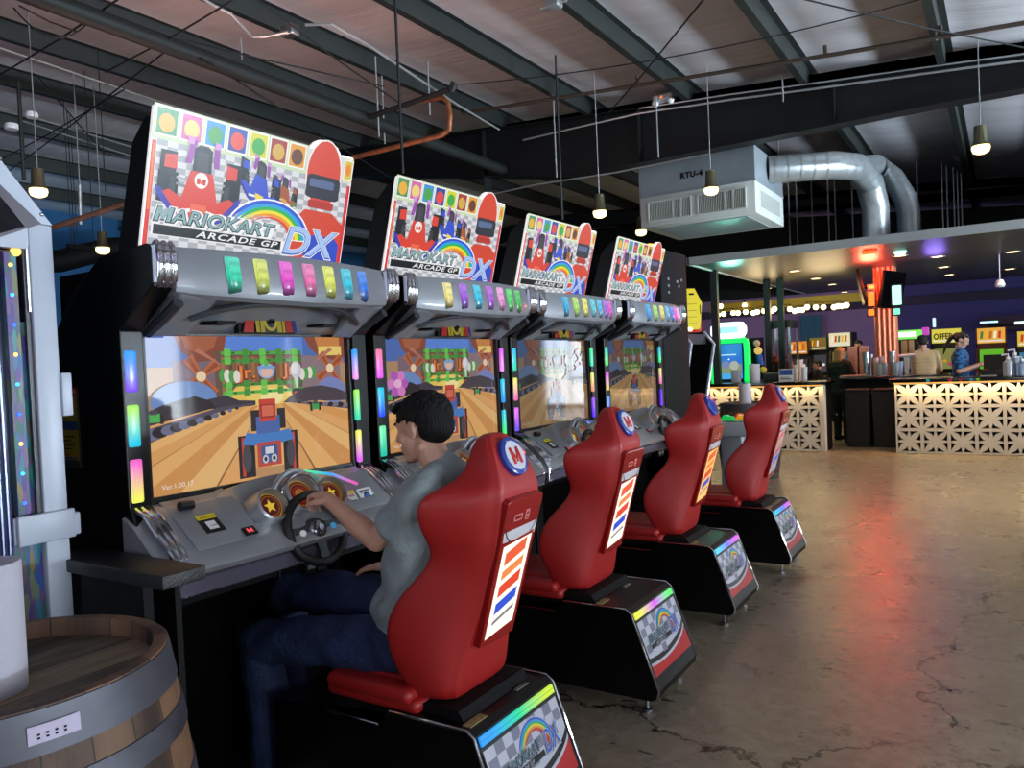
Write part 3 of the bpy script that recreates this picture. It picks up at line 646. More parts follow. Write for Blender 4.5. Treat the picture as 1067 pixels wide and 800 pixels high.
# rear art panel (slanted face)
RO=Vector((-1.3690,yn+.012,.435)); RV=Vector((-1.2540,0,.12))-Vector((-1.3690,0,.435)); RL=RV.length; RW=yf-yn-.024
RN=Vector((0,1,0)).cross(-RV).normalized(); LY=.065
m=MB(); m.add([RO+RN*d+Vector((0,1,0))*(u*RW)+RV*v for d in (0,.008) for u,v in ((.02,.0),(.98,.0),(.98,.085),(.02,.085))],[(0,1,2,3),(4,5,6,7),(0,1,5,4),(1,2,6,5),(2,3,7,6),(3,0,4,7)],led('plinth_bar','28a0ff',['28e0a0','d0f040'],1.2,1)); LB=build(m,'light_bar',seat)
m=MB(); A=Art(RO+RN*.0015,(0,1,0),-RV,step=.0004,mb=m); A.T=lambda u,v:(u*RW,-v*RL)
PWp=mat('plinth_print_white','b4b4c0',.35,emit=.04,ecol='c4c4e0'); PGp=mat('plinth_print_grey','777888',.35); PRp=mat('plinth_print_red','b01818',.35); PBp=mat('plinth_print_black','0c0c0e',.35)
A.rect(0.01,.10,.99,1.0,PBp)
def curve(u): return .36+.27*math.sqrt(max(0,1-((u-.35)/.66)**2))
cu=[(i/20*.96+.02) for i in range(21)]
A.polys([[(a,.84),(b,.84),(b,curve(b)+.085),(a,curve(a)+.085)] for a,b in zip(cu,cu[1:])],PRp)
A.polys([[(a,curve(a)+.10),(b,curve(b)+.10),(b,curve(b)+.065),(a,curve(a)+.065)] for a,b in zip(cu,cu[1:])],PWp)
A.polys([[(a,.125),(b,.125),(b,curve(b)),(a,curve(a))] for a,b in zip(cu,cu[1:])],PWp)
A.T=lambda u,v:(u*RW,-v*RL)
A.check(.035,.125,.965,.66,.105,PGp,inside=lambda u,v:v<curve(u)-.03)
A.T=lambda u,v:(u,v)
Lg=.36
cs=['2a52b8','2a94d0','3aa848','d8cc38','d88a2a','b83a28']
A.T=lambda u,v:(u*.86+.035,v*.86+.055-.005)
A.arc(.27,-.235,.06,.124,0,160,PWp,w0=1,w1=.1)
for i,c in enumerate(cs): A.arc(.27,-.235,.065,.12-.0075*i,2,158,mat('print_'+c,c,.4),w0=1,w1=.05)
A.rect(.03,-.262,.30,-.240,PBp); A.text(.09,-.259,'ARCADE GP',.022,PWp,shear=.25,spacing=1.1)
A.text(.02,-.232,'MARIOKART',.052,PBp,shear=.2,bold=.0018,sx=.9); A.text(.021,-.231,'MARIOKART',.052,mat('print_teal','5f7e88',.4),shear=.2,bold=.0,sx=.9)
A.text(.31,-.262,'DX',.115,PWp,shear=.2,bold=.005,sx=.62); A.text(.31,-.261,'DX',.115,mat('print_dx','3a58b0',.4),shear=.2,bold=.0015,sx=.62)
build(m,'rear_artwork',seat,recalc=False)
# shell
LV=[ # z, xb, wb, xm, wm, xf, wf, xp
(.475,-1.50,.15,-1.56,.175,-1.62,.185,-1.60),
(.53,-1.485,.16,-1.57,.20,-1.66,.205,-1.61),
(.62,-1.465,.145,-1.57,.215,-1.70,.232,-1.62),
(.72,-1.430,.120,-1.56,.205,-1.715,.245,-1.61),
(.82,-1.395,.108,-1.53,.185,-1.675,.225,-1.58),
(.90,-1.365,.105,-1.49,.160,-1.59,.190,-1.545),
(.97,-1.340,.110,-1.45,.160,-1.545,.180,-1.515),
(1.04,-1.318,.118,-1.44,.190,-1.555,.230,-1.495),
(1.12,-1.300,.122,-1.43,.200,-1.560,.250,-1.475),
(1.165,-1.296,.120,-1.41,.180,-1.530,.235,-1.46),
(1.195,-1.305,.110,-1.39,.130,-1.47,.150,-1.45),
(1.235,-1.318,.100,-1.40,.108,-1.455,.110,-1.44),
(1.29,-1.342,.086,-1.41,.092,-1.45,.090,-1.44),
(1.325,-1.368,.058,-1.41,.065,-1.445,.058,-1.438),
(1.336,-1.392,.03,-1.41,.035,-1.435,.03,-1.43)]
rings=[]
for z,xb,wb,xm,wm,xf,wf,xp in LV:
    xb-=.015 if z>1.0 else .008
    half=[(xb-.003,.0),(xb-.002,wb*.80),(xb-.003,wb*.95),(xb-.018,wb+.002),(xb*.6+xm*.4,wb*.6+wm*.4+.004),(xm,wm),(xf+.02,wf),(xf,wf-.005),(xf+.004,wf-.035),(xp,wf*.55),(xp+.01,0)]
    ring=[Vector((x,yc-w,z)) for x,w in half]+[Vector((x,yc+w,z)) for x,w in half[-2:0:-1]]
    rings.append(ring)
m=MB(); m.loft(rings,RED); build(m,'seat_shell',seat,sub=2)
sh=LAST[0]
# side seam ridge
for s in (-1,1):
    m=MB(); m.tube([(-1.40,yc+s*.128,1.185),(-1.44,yc+s*.205,1.13)],.004,RED,6); 
m=MB(); 
m.box((-2.0,yn+.015,.452),(-1.60,yf-.015,.50),RED,bev=.02); m.box((-1.99,yn+.0,.485),(-1.62,yf-.0,.535),RED,bev=.025); m.box((-1.97,yn+.07,.515),(-1.62,yf-.07,.55),RED,bev=.018)
build(m,'seat_cushion',seat)
# round emblem
on_=Vector((1,0,.30)).normalized()
en=Vector((.90,0,.42)).normalized(); eO=Vector((-1.336,yc,1.262)); eU=Vector((0,1,0)); eV=en.cross(eU)
if eV.z<0: eV=-eV
A=Art(eO,eU,eV); 
if A.N.dot(en)<0: print('emblem normal')
Me=Matrix.Translation(eO)@Matrix((eU,eV,A.N)).transposed().to_4x4()
A.mb.lathe([(.001,.006),(.060,.006),(.065,.003),(.065,-.014)],mat('emblem_blue','18368e',.3,coat=.4),32,Me); A.O=eO+A.N*.0068
A.disc(0,0,.050,mat('emblem_white','c4c4cc',.3)); A.text(0,-.026,'M',.072,mat('emblem_red','b8201c',.3),bold=.003,align='CENTER')
for a in range(4): A.disc(.052*math.cos(a*PI/2+.4),.052*math.sin(a*PI/2+.4),.0025,mat('emblem_white','d8d8dc',.3),n=8)
EM=build(A.mb,'headrest_emblem',seat)
# backlit panel on the back
p0=Vector((-1.440,yc,.655)); p1=Vector((-1.299,yc,1.135)); BV=(p1-p0); BLn=BV.length; BN=Vector((0,1,0)).cross(BV).normalized(); 
m=MB(); w=.098
out=[(-w,.0),(w,.0),(w*1.06,BLn*.72),(w*1.1,BLn*.985),(w*.9,BLn),(-w*.9,BLn),(-w*1.1,BLn*.985),(-w*1.06,BLn*.72)]
BVn=BV.normalized()
def BP(u,v,d): return p0+Vector((0,1,0))*u+BVn*v+BN*d
n=len(out)
m.add([BP(u,v,-.04) for u,v in out]+[BP(u,v,.006) for u,v in out],[list(range(n))[::-1],[n+i for i in range(n)]]+[(i,(i+1)%n,(i+1)%n+n,i+n) for i in range(n)],mat('panel_frame_red','8e1210',.25,coat=.5)); 
build(m,'back_panel',seat,bevel=.003); bpn=LAST[0]
def lit_picture(ES,bg):
    A=Art(p0+BN*.0068,(0,1,0),BVn,step=.0001); 
    g=lambda c,s=1.3:glow(c,s*ES) if ES>.2 else mat('unlit_'+c,c,.4)
    W=w*.84
    A.poly([(-w*.95,.36),(w*.98,.36),(w*1.0,.405),(-w*1.0,.395)],mat('panel_white_band','c8c4c8',.3)); A.arc(0,.445,.098,.104,200,340,mat('panel_black_line','101012',.4))
    A.poly([(-W*1.08,.03),(W*1.08,.045),(W*1.1,.372),(-W*1.1,.352)],g('b8281c',.5))
    A.poly([(-W,.025),(W*.9,.05),(W,.36),(-W,.345)],g(bg,1.25))
    # plain racing stripes
    for v0,v1,c,k in ((.275,.325,'e8603c',1.1),(.225,.262,'f08a4c',1.1),(.165,.212,'e04a30',1.1),(.105,.150,'3458d8',1.0),(.068,.088,'9a9ca8',.7)):
        A.poly([(-W*.72,v0),(W*.70,v0+.035),(W*.70,v1+.035-.006),(-W*.72,v1-.006)],g(c,k))
    A.rect(-.055,.425,-.005,.448,mat('panel_logo_pink','c87a78',.4),.006); A.rect(-.05,.430,-.010,.443,mat('panel_frame_red','8e1210',.25,coat=.5),.005); A.rect(.012,.42,.036,.455,mat('panel_logo_pink','c87a78',.4),.003); A.disc(.024,.442,.006,mat('panel_frame_red','8e1210',.25)); A.rect(.016,.425,.032,.431,mat('panel_frame_red','8e1210',.25))
    for u,v in ((-w*.98,.44),(w*.98,.45),(-w*.97,.30),(w*.97,.30),(-w*.95,.16),(w*.95,.16)): A.disc(u,v,.004,BLKM,n=8)
    return A.mb
LP=build(lit_picture(1,'fff2e4'),'lit_picture',bpn,recalc=False)
SEATS=[seat]
for i in range(1,4):
    c=copy_tree(seat); c.location=(seat.location.x+OFFS[i][0],seat.location.y+OFFS[i][1],0); c['label']=LABS[i]; SEATS.append(c)
for i,d in ((1,.125),(2,.085)):
    for o in SEATS[i].children:
        if o.name.split('.')[0] in ('seat_shell','seat_cushion','headrest_emblem','back_panel','seat_mount'): o.location.x-=d
BARP=[('f0f048',['d040f0','40f060']),('28c8ff',['6060ff','e048f0']),('30c8f8',['5080ff','e050e8'])]
for i,c in enumerate(SEATS[1:]):
    for o in c.children:
        if o.name.startswith('light_bar'): set_mat(o,ledc(BARP[i][0],BARP[i][1],1.25,1))
def mesh_of2(mb,name,org):
    o=build(mb,name,None,org=org,recalc=False); me=o.data; bpy.data.objects.remove(o); return me
for i,(es,bg) in ((2,(.9,'ffc878')),(3,(.1,'b8b4c0'))):
    bp2=[x for x in SEATS[i].children if x.name.startswith('back_panel')][0]; bp2.children[0].data=mesh_of2(lit_picture(es,bg),'lit_picture',seat.location)
em=[x for x in SEATS[2].children if x.name.startswith('headrest_emblem')][0]
A2=MB(); A2.lathe([(.001,.0065),(.060,.006),(.065,.003),(.065,-.014)],mat('emblem_blue','18368e',.3,coat=.4),32,Me); em.data=mesh_of2(A2,'headrest_emblem',seat.location)
# ================================================================ room shell
XL,XR,Y0,Y1=-15.5,9.2,-5.0,24.0
def zr(x): return 4.44-.084*x if x>-9.5 else 5.238+.084*(x+9.5)       # underside of purlins
# floor
fm=bpy.data.materials.new('stained_concrete'); fm.use_nodes=True; nt=fm.node_tree; b=nt.nodes['Principled BSDF']; L=nt.links.new
def nd(t,**k):
    n=nt.nodes.new(t)
    for a,v in k.items(): setattr(n,a,v)
    return n
tc=nd('ShaderNodeTexCoord'); 
def noise_(sc,det=6,ro=.6,vec=None):
    n=nd('ShaderNodeTexNoise'); n.inputs['Scale'].default_value=sc; n.inputs['Detail'].default_value=det; n.inputs['Roughness'].default_value=ro
    L(vec or tc.outputs['Object'],n.inputs['Vector']); return n
def ramp(src,p0,c0,p1,c1):
    r=nd('ShaderNodeValToRGB'); e=r.color_ramp.elements; e[0].position=p0; e[1].position=p1; e[0].color=(*c0,1); e[1].color=(*c1,1); L(src,r.inputs[0]); return r
def mix(f,a,b_,mode='MIX'):
    m=nd('ShaderNodeMix',data_type='RGBA',blend_type=mode)
    if isinstance(f,(int,float)): m.inputs[0].default_value=f
    else: L(f,m.inputs[0])
    for i,s in ((6,a),(7,b_)):
        if isinstance(s,tuple): m.inputs[i].default_value=(*s,1)
        else: L(s,m.inputs[i])
    return m.outputs[2]
n1=noise_(.55,8,.62); n2=noise_(3.2,8,.7); n3=noise_(14,6,.75); n4=noise_(1.4,10,.72)
base=ramp(n1.outputs['Fac'],.35,rgb('635c50'),.68,rgb('b0a48e')).outputs[0]
c=mix(ramp(n2.outputs['Fac'],.35,(0,0,0),.7,(1,1,1)).outputs[0],base,rgb('8a7c6a'))
c=mix(.38,c,ramp(n3.outputs['Fac'],.3,rgb('3c352e'),.7,rgb('b4a68e')).outputs[0])
st=ramp(n4.outputs['Fac'],.53,(0,0,0),.64,(1,1,1)).outputs[0]; st2=ramp(n2.outputs['Fac'],.50,(0,0,0),.62,(1,1,1)).outputs[0]
stm=nd('ShaderNodeMath',operation='MULTIPLY'); L(st,stm.inputs[0]); L(st2,stm.inputs[1])
c=mix(stm.outputs[0],c,rgb('1e1a18'))
# flecks
sp=noise_(9,3,.5); mp=nd('ShaderNodeMapping'); mp.inputs['Scale'].default_value=(1,2.4,1); L(tc.outputs['Object'],mp.inputs[0]); sp=noise_(8.5,2,.5,mp.outputs[0])
c=mix(ramp(sp.outputs['Fac'],.69,(0,0,0),.72,(1,1,1)).outputs[0],c,rgb('1c1816'))
# cracks
vm=nd('ShaderNodeVectorMath',operation='ADD'); nw=noise_(1.6,8,.65); sc_=nd('ShaderNodeVectorMath',operation='SCALE'); sc_.inputs[3].default_value=.9
L(nw.outputs['Color'],sc_.inputs[0]); L(tc.outputs['Object'],vm.inputs[0]); L(sc_.outputs[0],vm.inputs[1])
vo=nd('ShaderNodeTexVoronoi',feature='DISTANCE_TO_EDGE'); vo.inputs['Scale'].default_value=.48; L(vm.outputs[0],vo.inputs['Vector'])
ck=ramp(vo.outputs['Distance'],.002,(1,1,1),.008,(0,0,0)).outputs[0]
nc=noise_(.9,2,.5); cm=nd('ShaderNodeMath',operation='MULTIPLY'); L(ck,cm.inputs[0]); L(ramp(nc.outputs['Fac'],.38,(0,0,0),.46,(1,1,1)).outputs[0],cm.inputs[1])
c=mix(cm.outputs[0],c,rgb('120f0e'))
L(c,b.inputs['Base Color'])
rr=nd('ShaderNodeMapRange'); rr.inputs[3].default_value=.14; rr.inputs[4].default_value=.46; L(n2.outputs['Fac'],rr.inputs[0]); L(rr.outputs[0],b.inputs['Roughness'])
bp_=nd('ShaderNodeBump'); bp_.inputs['Strength'].default_value=.25; bp_.inputs['Distance'].default_value=.01; L(n3.outputs['Fac'],bp_.inputs['Height']); L(bp_.outputs[0],b.inputs['Normal'])
b.inputs['Specular IOR Level'].default_value=.5
m=MB(); m.box((XL,Y0,-.1),(XR,Y1,0),fm); struct(m,'floor',org=(0,0,0))
# ceiling insulation
FOIL=mat('foil_insulation','cdc9cc',.42,.1,var=.12,vscale=1.2,stretch=(.25,3,1))
nt=FOIL.node_tree; b=nt.nodes['Principled BSDF']; L=nt.links.new; tc=nd('ShaderNodeTexCoord'); mp=nd('ShaderNodeMapping'); mp.inputs['Scale'].default_value=(.5,9,1); L(tc.outputs['Object'],mp.inputs[0]); n=noise_(1.5,6,.6,mp.outputs[0])
bp_=nd('ShaderNodeBump'); bp_.inputs['Strength'].default_value=.5; bp_.inputs['Distance'].default_value=.03; L(n.outputs['Fac'],bp_.inputs['Height']); L(bp_.outputs[0],b.inputs['Normal'])
PX=[-.456+1.37*k for k in range(-10,6)]
m=MB(); rings=[]
for px in PX[:-1]+[PX[-1]]:
    pass
xs=[XL]+[x for x in PX if XL<x<XR]+[XR]; pts=[]
for a,c_ in zip(xs,xs[1:]):
    for i in range(6):
        t=i/6; x=a+(c_-a)*t; pts.append((x,zr(x)+.21-.06*math.sin(PI*t)**.8*(1 if c_-a>1 else .4)))
pts.append((XR,zr(XR)+.21))
m.loft([[Vector((x,y,z)) for x,z in pts]+[Vector((XR,y,6.0)),Vector((XL,y,6.0))] for y in (Y0,Y1)],FOIL); struct(m,'ceiling',org=(0,0,4.6))
PUR=mat('purlin_steel','1d211f',.5,.1,var=.15,vscale=6)
def purlin(x):
    z=zr(x); h=.2; w=.07; t=.006
    m=MB(); m.prism([(x-w,z+.02),(x-w,z),(x+t,z),(x+t,z+h-t),(x+w,z+h-t),(x+w,z+h),(x,z+h),(x,z+t),(x-w+t,z+t),(x-w+t,z+.02)],PUR,'y',Y0+.02,Y1-.02); return m
for x in PX:
    if XL+.1<x<XR-.1: tag(build(purlin(x),'roof_purlin'),kind='structure')
# round pipe-like purlin (dark steel tube running with the purlins)
# rafter
BEAM=mat('rafter_black','15181b',.5,.3)
YB=9.5
m=MB(); top=[(x,zr(x)-.0) for x in (XL,-9.5,-5.2,XR)]; bot=[(XR,3.99),(-.5,4.09),(-4.9,4.06),(-9.5,4.85),(XL,4.35)]
m.prism(top+bot,BEAM,'y',YB-.006,YB+.006)
for L_,s in ((top,-1),(list(reversed(bot)),1)):
    for (xa,za),(xb,zb) in zip(L_,L_[1:]):
        m.add([(xa,YB-.11,za),(xb,YB-.11,zb),(xb,YB+.11,zb),(xa,YB+.11,za),(xa,YB-.11,za+s*.012),(xb,YB-.11,zb+s*.012),(xb,YB+.11,zb+s*.012),(xa,YB+.11,za+s*.012)],[(0,1,2,3),(4,5,6,7),(0,1,5,4),(2,3,7,6),(0,3,7,4),(1,2,6,5)],BEAM)
for x in (-6.3,-3.9,-1.55,.9): m.box((x-.004,YB-.1,4.1),(x+.004,YB+.1,zr(x)-.01),BEAM)
tag(build(m,'roof_beam'),kind='structure')
m=MB(); zb=lambda x:zr(x)-.06; m.prism([(XL,zr(XL)),(-9.5,zr(-9.5)),(XR,zr(XR)),(XR,4.0),(-9.5,4.85),(XL,4.35)],BEAM,'y',17.0,17.02); tag(build(m,'roof_beam'),kind='structure')
# conduit on the rafter
CON=mat('galvanised_conduit','b4b8ba',.35,.7)
m=MB(); p=[aY(YB-.13,x,y) for x,y in ((545,146),(600,133),(667,118),(760,104),(860,91),(960,77),(1067,63),(1110,57))]
m.tube(p,.014,CON); single(m,'electrical_conduit','pale conduit clipped along the top of the big black rafter','conduit','ceiling conduits')
m=MB(); m.tube([q+Vector((0,-.01,.06)) for q in p[2:]],.010,CON); single(m,'electrical_conduit','thinner pale conduit just above the one on the rafter','conduit','ceiling conduits')
# walls
WB_=mat('wall_blue','164e78',.8,var=.06,vscale=2); WP=mat('wall_purple','74667c',.8,var=.05,vscale=2); WN=mat('wall_navy','383a66',.8); WG=mat('wall_grey','55585c',.8)
m=MB(); m.box((XL-.1,Y0,0),(XL,Y1,6),WB_); struct(m,'wall_left')
m=MB(); m.box((XL,Y1,0),(-2.6,Y1+.1,6),WP); m.box((-2.6,Y1,0),(7.1,Y1+.1,6),WN); m.box((7.1,Y1,3.0),(8.8,Y1+.1,6),WN); m.box((7.1,Y1,0),(8.8,Y1+.1,.05),WN); m.box((8.8,Y1,0),(XR,Y1+.1,6),WN); struct(m,'wall_far')
m=MB(); m.prism([(XL,3.0),(XR,3.0),(XR,zr(XR)+.1),(-9.5,zr(-9.5)+.1),(XL,zr(XL)+.1)],mat('bulkhead_black','0c0c0f',.7),'y',20.15,20.25); tag(build(m,'wall_bulkhead'),kind='structure')
m=MB(); m.box((XL,Y1-.12,2.72),(XR,Y1-.001,2.95),mat('far_beam_dark','1c1c2a',.7)); tag(build(m,'trim_1'),kind='structure')
# right wall with daylight windows, wall behind with windows
WINR=[(-3.2,-1.2,.6,3.0),(.2,2.6,.6,3.0),(7.0,10.0,.7,2.9),(12.5,14.5,.9,2.9),(18,19.4,.9,2.9)]
WINB=[(-9.5,-6.5,.9,3.0),(-4.5,-1.5,.9,3.0),(1.0,5.0,.6,3.0)]
m=MB(); y=Y0
for a,b_,z0,z1 in WINR:
    m.box((XR,y,0),(XR+.15,a,5),WG); m.box((XR,a,0),(XR+.15,b_,z0),WG); m.box((XR,a,z1),(XR+.15,b_,5),WG); y=b_
m.box((XR,y,0),(XR+.15,Y1,5),WG); struct(m,'wall_right')
m=MB(); x=XL
for a,b_,z0,z1 in WINB:
    m.box((x,Y0-.15,0),(a,Y0,6),WG); m.box((a,Y0-.15,0),(b_,Y0,z0),WG); m.box((a,Y0-.15,z1),(b_,Y0,6),WG); x=b_
m.box((x,Y0-.15,0),(XR,Y0,6),WG); struct(m,'wall_back')
GL=bpy.data.materials.new('window_glass'); GL.use_nodes=True; nt=GL.node_tree; nt.nodes.clear(); L=nt.links.new
o_=nd('ShaderNodeOutputMaterial'); tr=nd('ShaderNodeBsdfTransparent'); gl=nd('ShaderNodeBsdfGlossy'); gl.inputs['Roughness'].default_value=.02; fr=nd('ShaderNodeFresnel'); mx=nd('ShaderNodeMixShader')
L(fr.outputs[0],mx.inputs[0]); L(tr.outputs[0],mx.inputs[1]); L(gl.outputs[0],mx.inputs[2]); L(mx.outputs[0],o_.inputs[0])
FRM=mat('window_frame_white','c8c8c8',.5); wi=0
def area(name,loc,rot,sx,sy,power,col,spread=180):
    l=bpy.data.lights.new(name,'AREA'); l.shape='RECTANGLE'; l.size=sx; l.size_y=sy; l.energy=power; l.color=col; l.spread=R(spread)
    o=bpy.data.objects.new(name,l); COL.objects.link(o); o.location=loc; o.rotation_euler=rot; return o
DAY=(.86,.93,1.0)
for wall,L_ in (('r',WINR),('b',WINB)):
    for a,b_,z0,z1 in L_:
        wi+=1; m=MB()
        def bx(u0,v0,u1,v1,m_,t=.05):
            if wall=='r': m.box((XR+.05,u0,v0),(XR+.05+t,u1,v1),m_)
            else: m.box((u0,Y0-.05-t,v0),(u1,Y0-.05,v1),m_)
        w=.05
        bx(a,z0,a+w,z1,FRM); bx(b_-w,z0,b_,z1,FRM); bx(a+w,z0,b_-w,z0+w,FRM); bx(a+w,z1-w,b_-w,z1,FRM); mid=(a+b_)/2; bx(mid-.02,z0+w,mid+.02,z1-w,FRM)
        wf_=build(m,'window_%d'%wi); tag(wf_,kind='structure')
        m=MB(); bx(a+w,z0+w,mid-.02,z1-w,GL,.006); bx(mid+.02,z0+w,b_-w,z1-w,GL,.006); p_=build(m,'window_pane',wf_,org=wf_.location)
        A_=(b_-a)*(z1-z0)
        if wall=='r':
            area('ceiling_fill',(XR+1.4,(a+b_)/2,.25),(0,R(128),0),1.6,b_-a+1,(b_-a)*CEIL_FILL*(3.6 if 6<a<9 else .25 if a<0 else .7 if a<1 else 1.2),(.70,.86,1.0))  # unseen area lamp added outside, aimed up to brighten the ceiling
        if wall=='r': area('daylight',(XR+.4,(a+b_)/2,(z0+z1)/2),(0,R(90),0),z1-z0,b_-a,A_*DAYR,DAY)
        else: area('daylight',((a+b_)/2,Y0-.4,(z0+z1)/2),(R(90),0,0),b_-a,z1-z0,A_*DAYB,DAY)
wi+=1; m=MB()
for x0_,x1_,z0_,z1_ in ((7.1,7.16,.05,3),(8.74,8.8,.05,3),(7.16,8.74,.05,.12),(7.16,8.74,2.93,3),(7.75,7.80,.12,2.93),(8.3,8.34,.12,2.93),(7.16,7.75,1.0,1.05)): m.box((x0_,Y1+.02,z0_),(x1_,Y1+.07,z1_),FRM)
wf_=build(m,'window_%d'%wi); tag(wf_,kind='structure')
m=MB(); m.box((7.16,Y1+.03,.12),(8.74,Y1+.036,2.93),GL); build(m,'window_pane',wf_,org=wf_.location)
area('daylight',(7.95,Y1+.3,1.5),(R(-90),0,0),2.2,2.9,6.4*DAYR*.5,DAY)
w_=bpy.data.worlds.new('world'); scene.world=w_; w_.use_nodes=True; w_.node_tree.nodes['Background'].inputs[0].default_value=(.55,.7,1,1); w_.node_tree.nodes['Background'].inputs[1].default_value=.6
# ================================================================ ceiling services
DST=mat('dark_steel_rod','242628',.5,.5); RUST=mat('rusty_pipe','5c3a28',.6,.3,var=.3,vscale=10); BRP=mat('brown_pipe','4c4036',.55,.3)
m=MB(); m.tube([aY(8.3,482,118),aY(8.3,740,77),aY(8.3,867,57),aY(8.3,1067,24),aY(8.3,1120,14)],.022,BRP)
for x,y in ((860,58),(980,38),(664,88)): q=aY(8.3,x,y); m.tube([q,q+Vector((0,0,.10))],.018,BRP)
single(m,'sprinkler_pipe','long brown sprinkler pipe crossing under the bright purlins','pipe')
pp=[aY(6.6,365,165),aY(6.6,420,151),aY(6.6,460,141),aY(6.6,468,135),aY(6.6,469,122),aY(6.6,467,107),aY(6.6,461,101),aY(6.6,440,105),aY(6.6,390,121)]
m=MB(); m.tube(pp[:8],.028,mat('copper_rusty','8a5434',.5,.4,var=.3,vscale=14),10); single(m,'rusty_elbow_pipe','rusty pipe bent back on itself beside the first marquee','pipe')
m=MB(); m.tube([aY(6.5,385,122),aY(6.5,472,92)],.03,DST); m.tube([aY(6.5,470,95),aY(6.5,474,86)],.04,DST); single(m,'pipe_hanger_bar','short dark hanger bar above the rusty bent pipe','hanger')
# round dark pipe under the purlins
q0,q1=aZ(4.35,0,-18),aZ(4.35,540,183)
m=MB(); q1=q0.lerp(q1,.94); m.tube([q0+(q0-q1)*.15,q1],.075,mat('dark_pipe','171b19',.6,spec=.3),14); single(m,'round_duct_pipe','thick dark round pipe running diagonally over the first marquee','pipe')
# pale conduits on purlins, left
def cond(pts,z,r,lab,mt=CON,name='ceiling_conduit'):
    m=MB(); m.tube([aZ(z,*p) for p in pts],r,mt,6); single(m,name,lab,'conduit','ceiling conduits')
cond([(-20,43),(0,50),(160,104),(260,137),(300,150)],4.62,.010,'pale thin conduit along the purlin above the left marquee')
cond([(-10,108),(0,112),(120,148),(160,160)],4.7,.010,'pale thin conduit left of the first marquee, upper one')
cond([(20,125),(150,167)],4.7,.010,'pale thin conduit left of the first marquee, lower one')
cond([(200,-8),(222,5),(240,14),(262,38),(276,38),(300,33)],4.45,.012,'white flexible conduit curling over the round dark pipe')
cond([(318,26),(345,25),(380,45),(430,78),(478,110),(520,135)],4.45,.012,'white flexible conduit dropping towards the rafter')
cond([(500,205),(560,192),(640,180),(740,160)],4.0,.012,'grey pipe under the rafter left of the air unit')
# bracing rods
ROD=[((-10,172),(130,93),4.5),((0,78),(140,-12),4.45),((110,75),(260,-10),4.4),((40,80),(110,160),4.7),((0,185),(190,40),4.6),((210,60),(415,190),4.3),((735,-3),(629,124),4.3),((828,-3),(1080,52),4.4),((262,-5),(420,110),4.4),((20,6),(80,33),4.4),((110,20),(400,90),4.5)]
for i,(a,b_,z) in enumerate(ROD):
    m=MB(); A_,B_=aZ(z,*a),aZ(z-.02,*b_); m.tube([A_,(A_+B_)/2+Vector((0,0,-.02)),B_],.008,DST,6)
    single(m,'bracing_rod','thin dark bracing rod slanting under the roof purlins','rod','roof bracing rods')
def sagc(a,b_,z,s):
    A_,B_=aZ(z,*a),aZ(z,*b_); m=MB(); m.tube([A_.lerp(B_,t/12)+Vector((0,0,-s*4*(t/12)*(1-t/12))) for t in range(13)],.006,DST,6); return m
single(sagc((480,88),(1000,-12),4.5,.12),'sagging_cable','thin black cable sagging across the bright ceiling','cable','sagging ceiling cables')
single(sagc((14,8),(95,20),4.4,.18),'sagging_cable','thin black cable sagging below the roof purlins at the corner','cable','sagging ceiling cables')
# hanging rods
def vrod(px,py0,py1,Y,r,lab,mt=DST,name='hanging_rod'):
    a=aY(Y,px,py1); t=zr(a.x)+.1; m=MB(); m.tube([(a.x,a.y,a.z),(a.x,a.y,t)],r,mt,6); single(m,name,lab,'rod','hanging ceiling rods')
vrod(586,11,229,7.5,.012,'long dark rod hanging behind the third marquee'); vrod(420,0,180,5.0,.012,'long dark rod hanging behind the second marquee')
m=MB(); a=aY(4.4,25,187); m.tube([(a.x,a.y,a.z),(a.x,a.y,4.9)],.022,PUR,8); single(m,'hanging_post','dark square post hanging at the far left beside the white prize machine','post','hanging ceiling rods')
for px,py,Y,lab in ((252,62,5.5,'pale threaded rod above the round dark pipe'),(395,143,6.6,'pale threaded rod by the rusty pipe'),(401,150,6.9,'pale threaded rod just right of the one by the rusty pipe'),(686,164,9.2,'pale rod down to the left end of the air unit'),(816,106,9.2,'pale rod in front of the rafter above the duct'),(976,42,8.3,'short rod holding the sprinkler pipe'),(580,185,8.6,'pale rod under the junction box'),(448,120,7,'pale threaded rod over the bent pipe')):
    vrod(px,0,py,Y,.009,lab,CON)
for i,px in enumerate((824,832,848,865,872,890,958,984,989,996,1000,1004)):
    a=aY(13.2+i*.25,px,272); m=MB(); m.tube([(a.x,a.y,3.05),(a.x,a.y,zr(a.x)+.1)],.010,CON,6); single(m,'hanging_rod','thin pale rod holding up the metal bar canopy','rod','canopy hanger rods')
# junction box + emergency light
m=MB(); q=aZ(4.5,577,5); m.box(q-Vector((.06,.05,.03)),q+Vector((.06,.05,.04)),CON,bev=.01); m.tube([q+Vector((-.12,0,0)),q+Vector((.12,0,0))],.012,CON); single(m,'junction_box','grey junction box at the top of the long hanging rod','junction box')
m=MB(); q=aY(9.35,692,103); m.box(q-Vector((.13,.06,.04)),q+Vector((.13,.06,.05)),WHT,bev=.02); m.box(q+Vector((-.03,-.062,.0)),q+Vector((.0,-.06,.025)),glow('ff7030',1.5)); m.ball(q+Vector((-.1,-.05,-.05)),.045,WHT,8); m.ball(q+Vector((.1,-.05,-.05)),.045,WHT,8); single(m,'emergency_light','small white twin-head emergency light on top of the rafter','light')
m=MB(); q=aZ(4.5,302,33); m.box(q-Vector((.07,.05,.04)),q+Vector((.07,.05,.05)),STL,bev=.01); single(m,'junction_box','small steel box where the white flexible conduits meet','junction box')
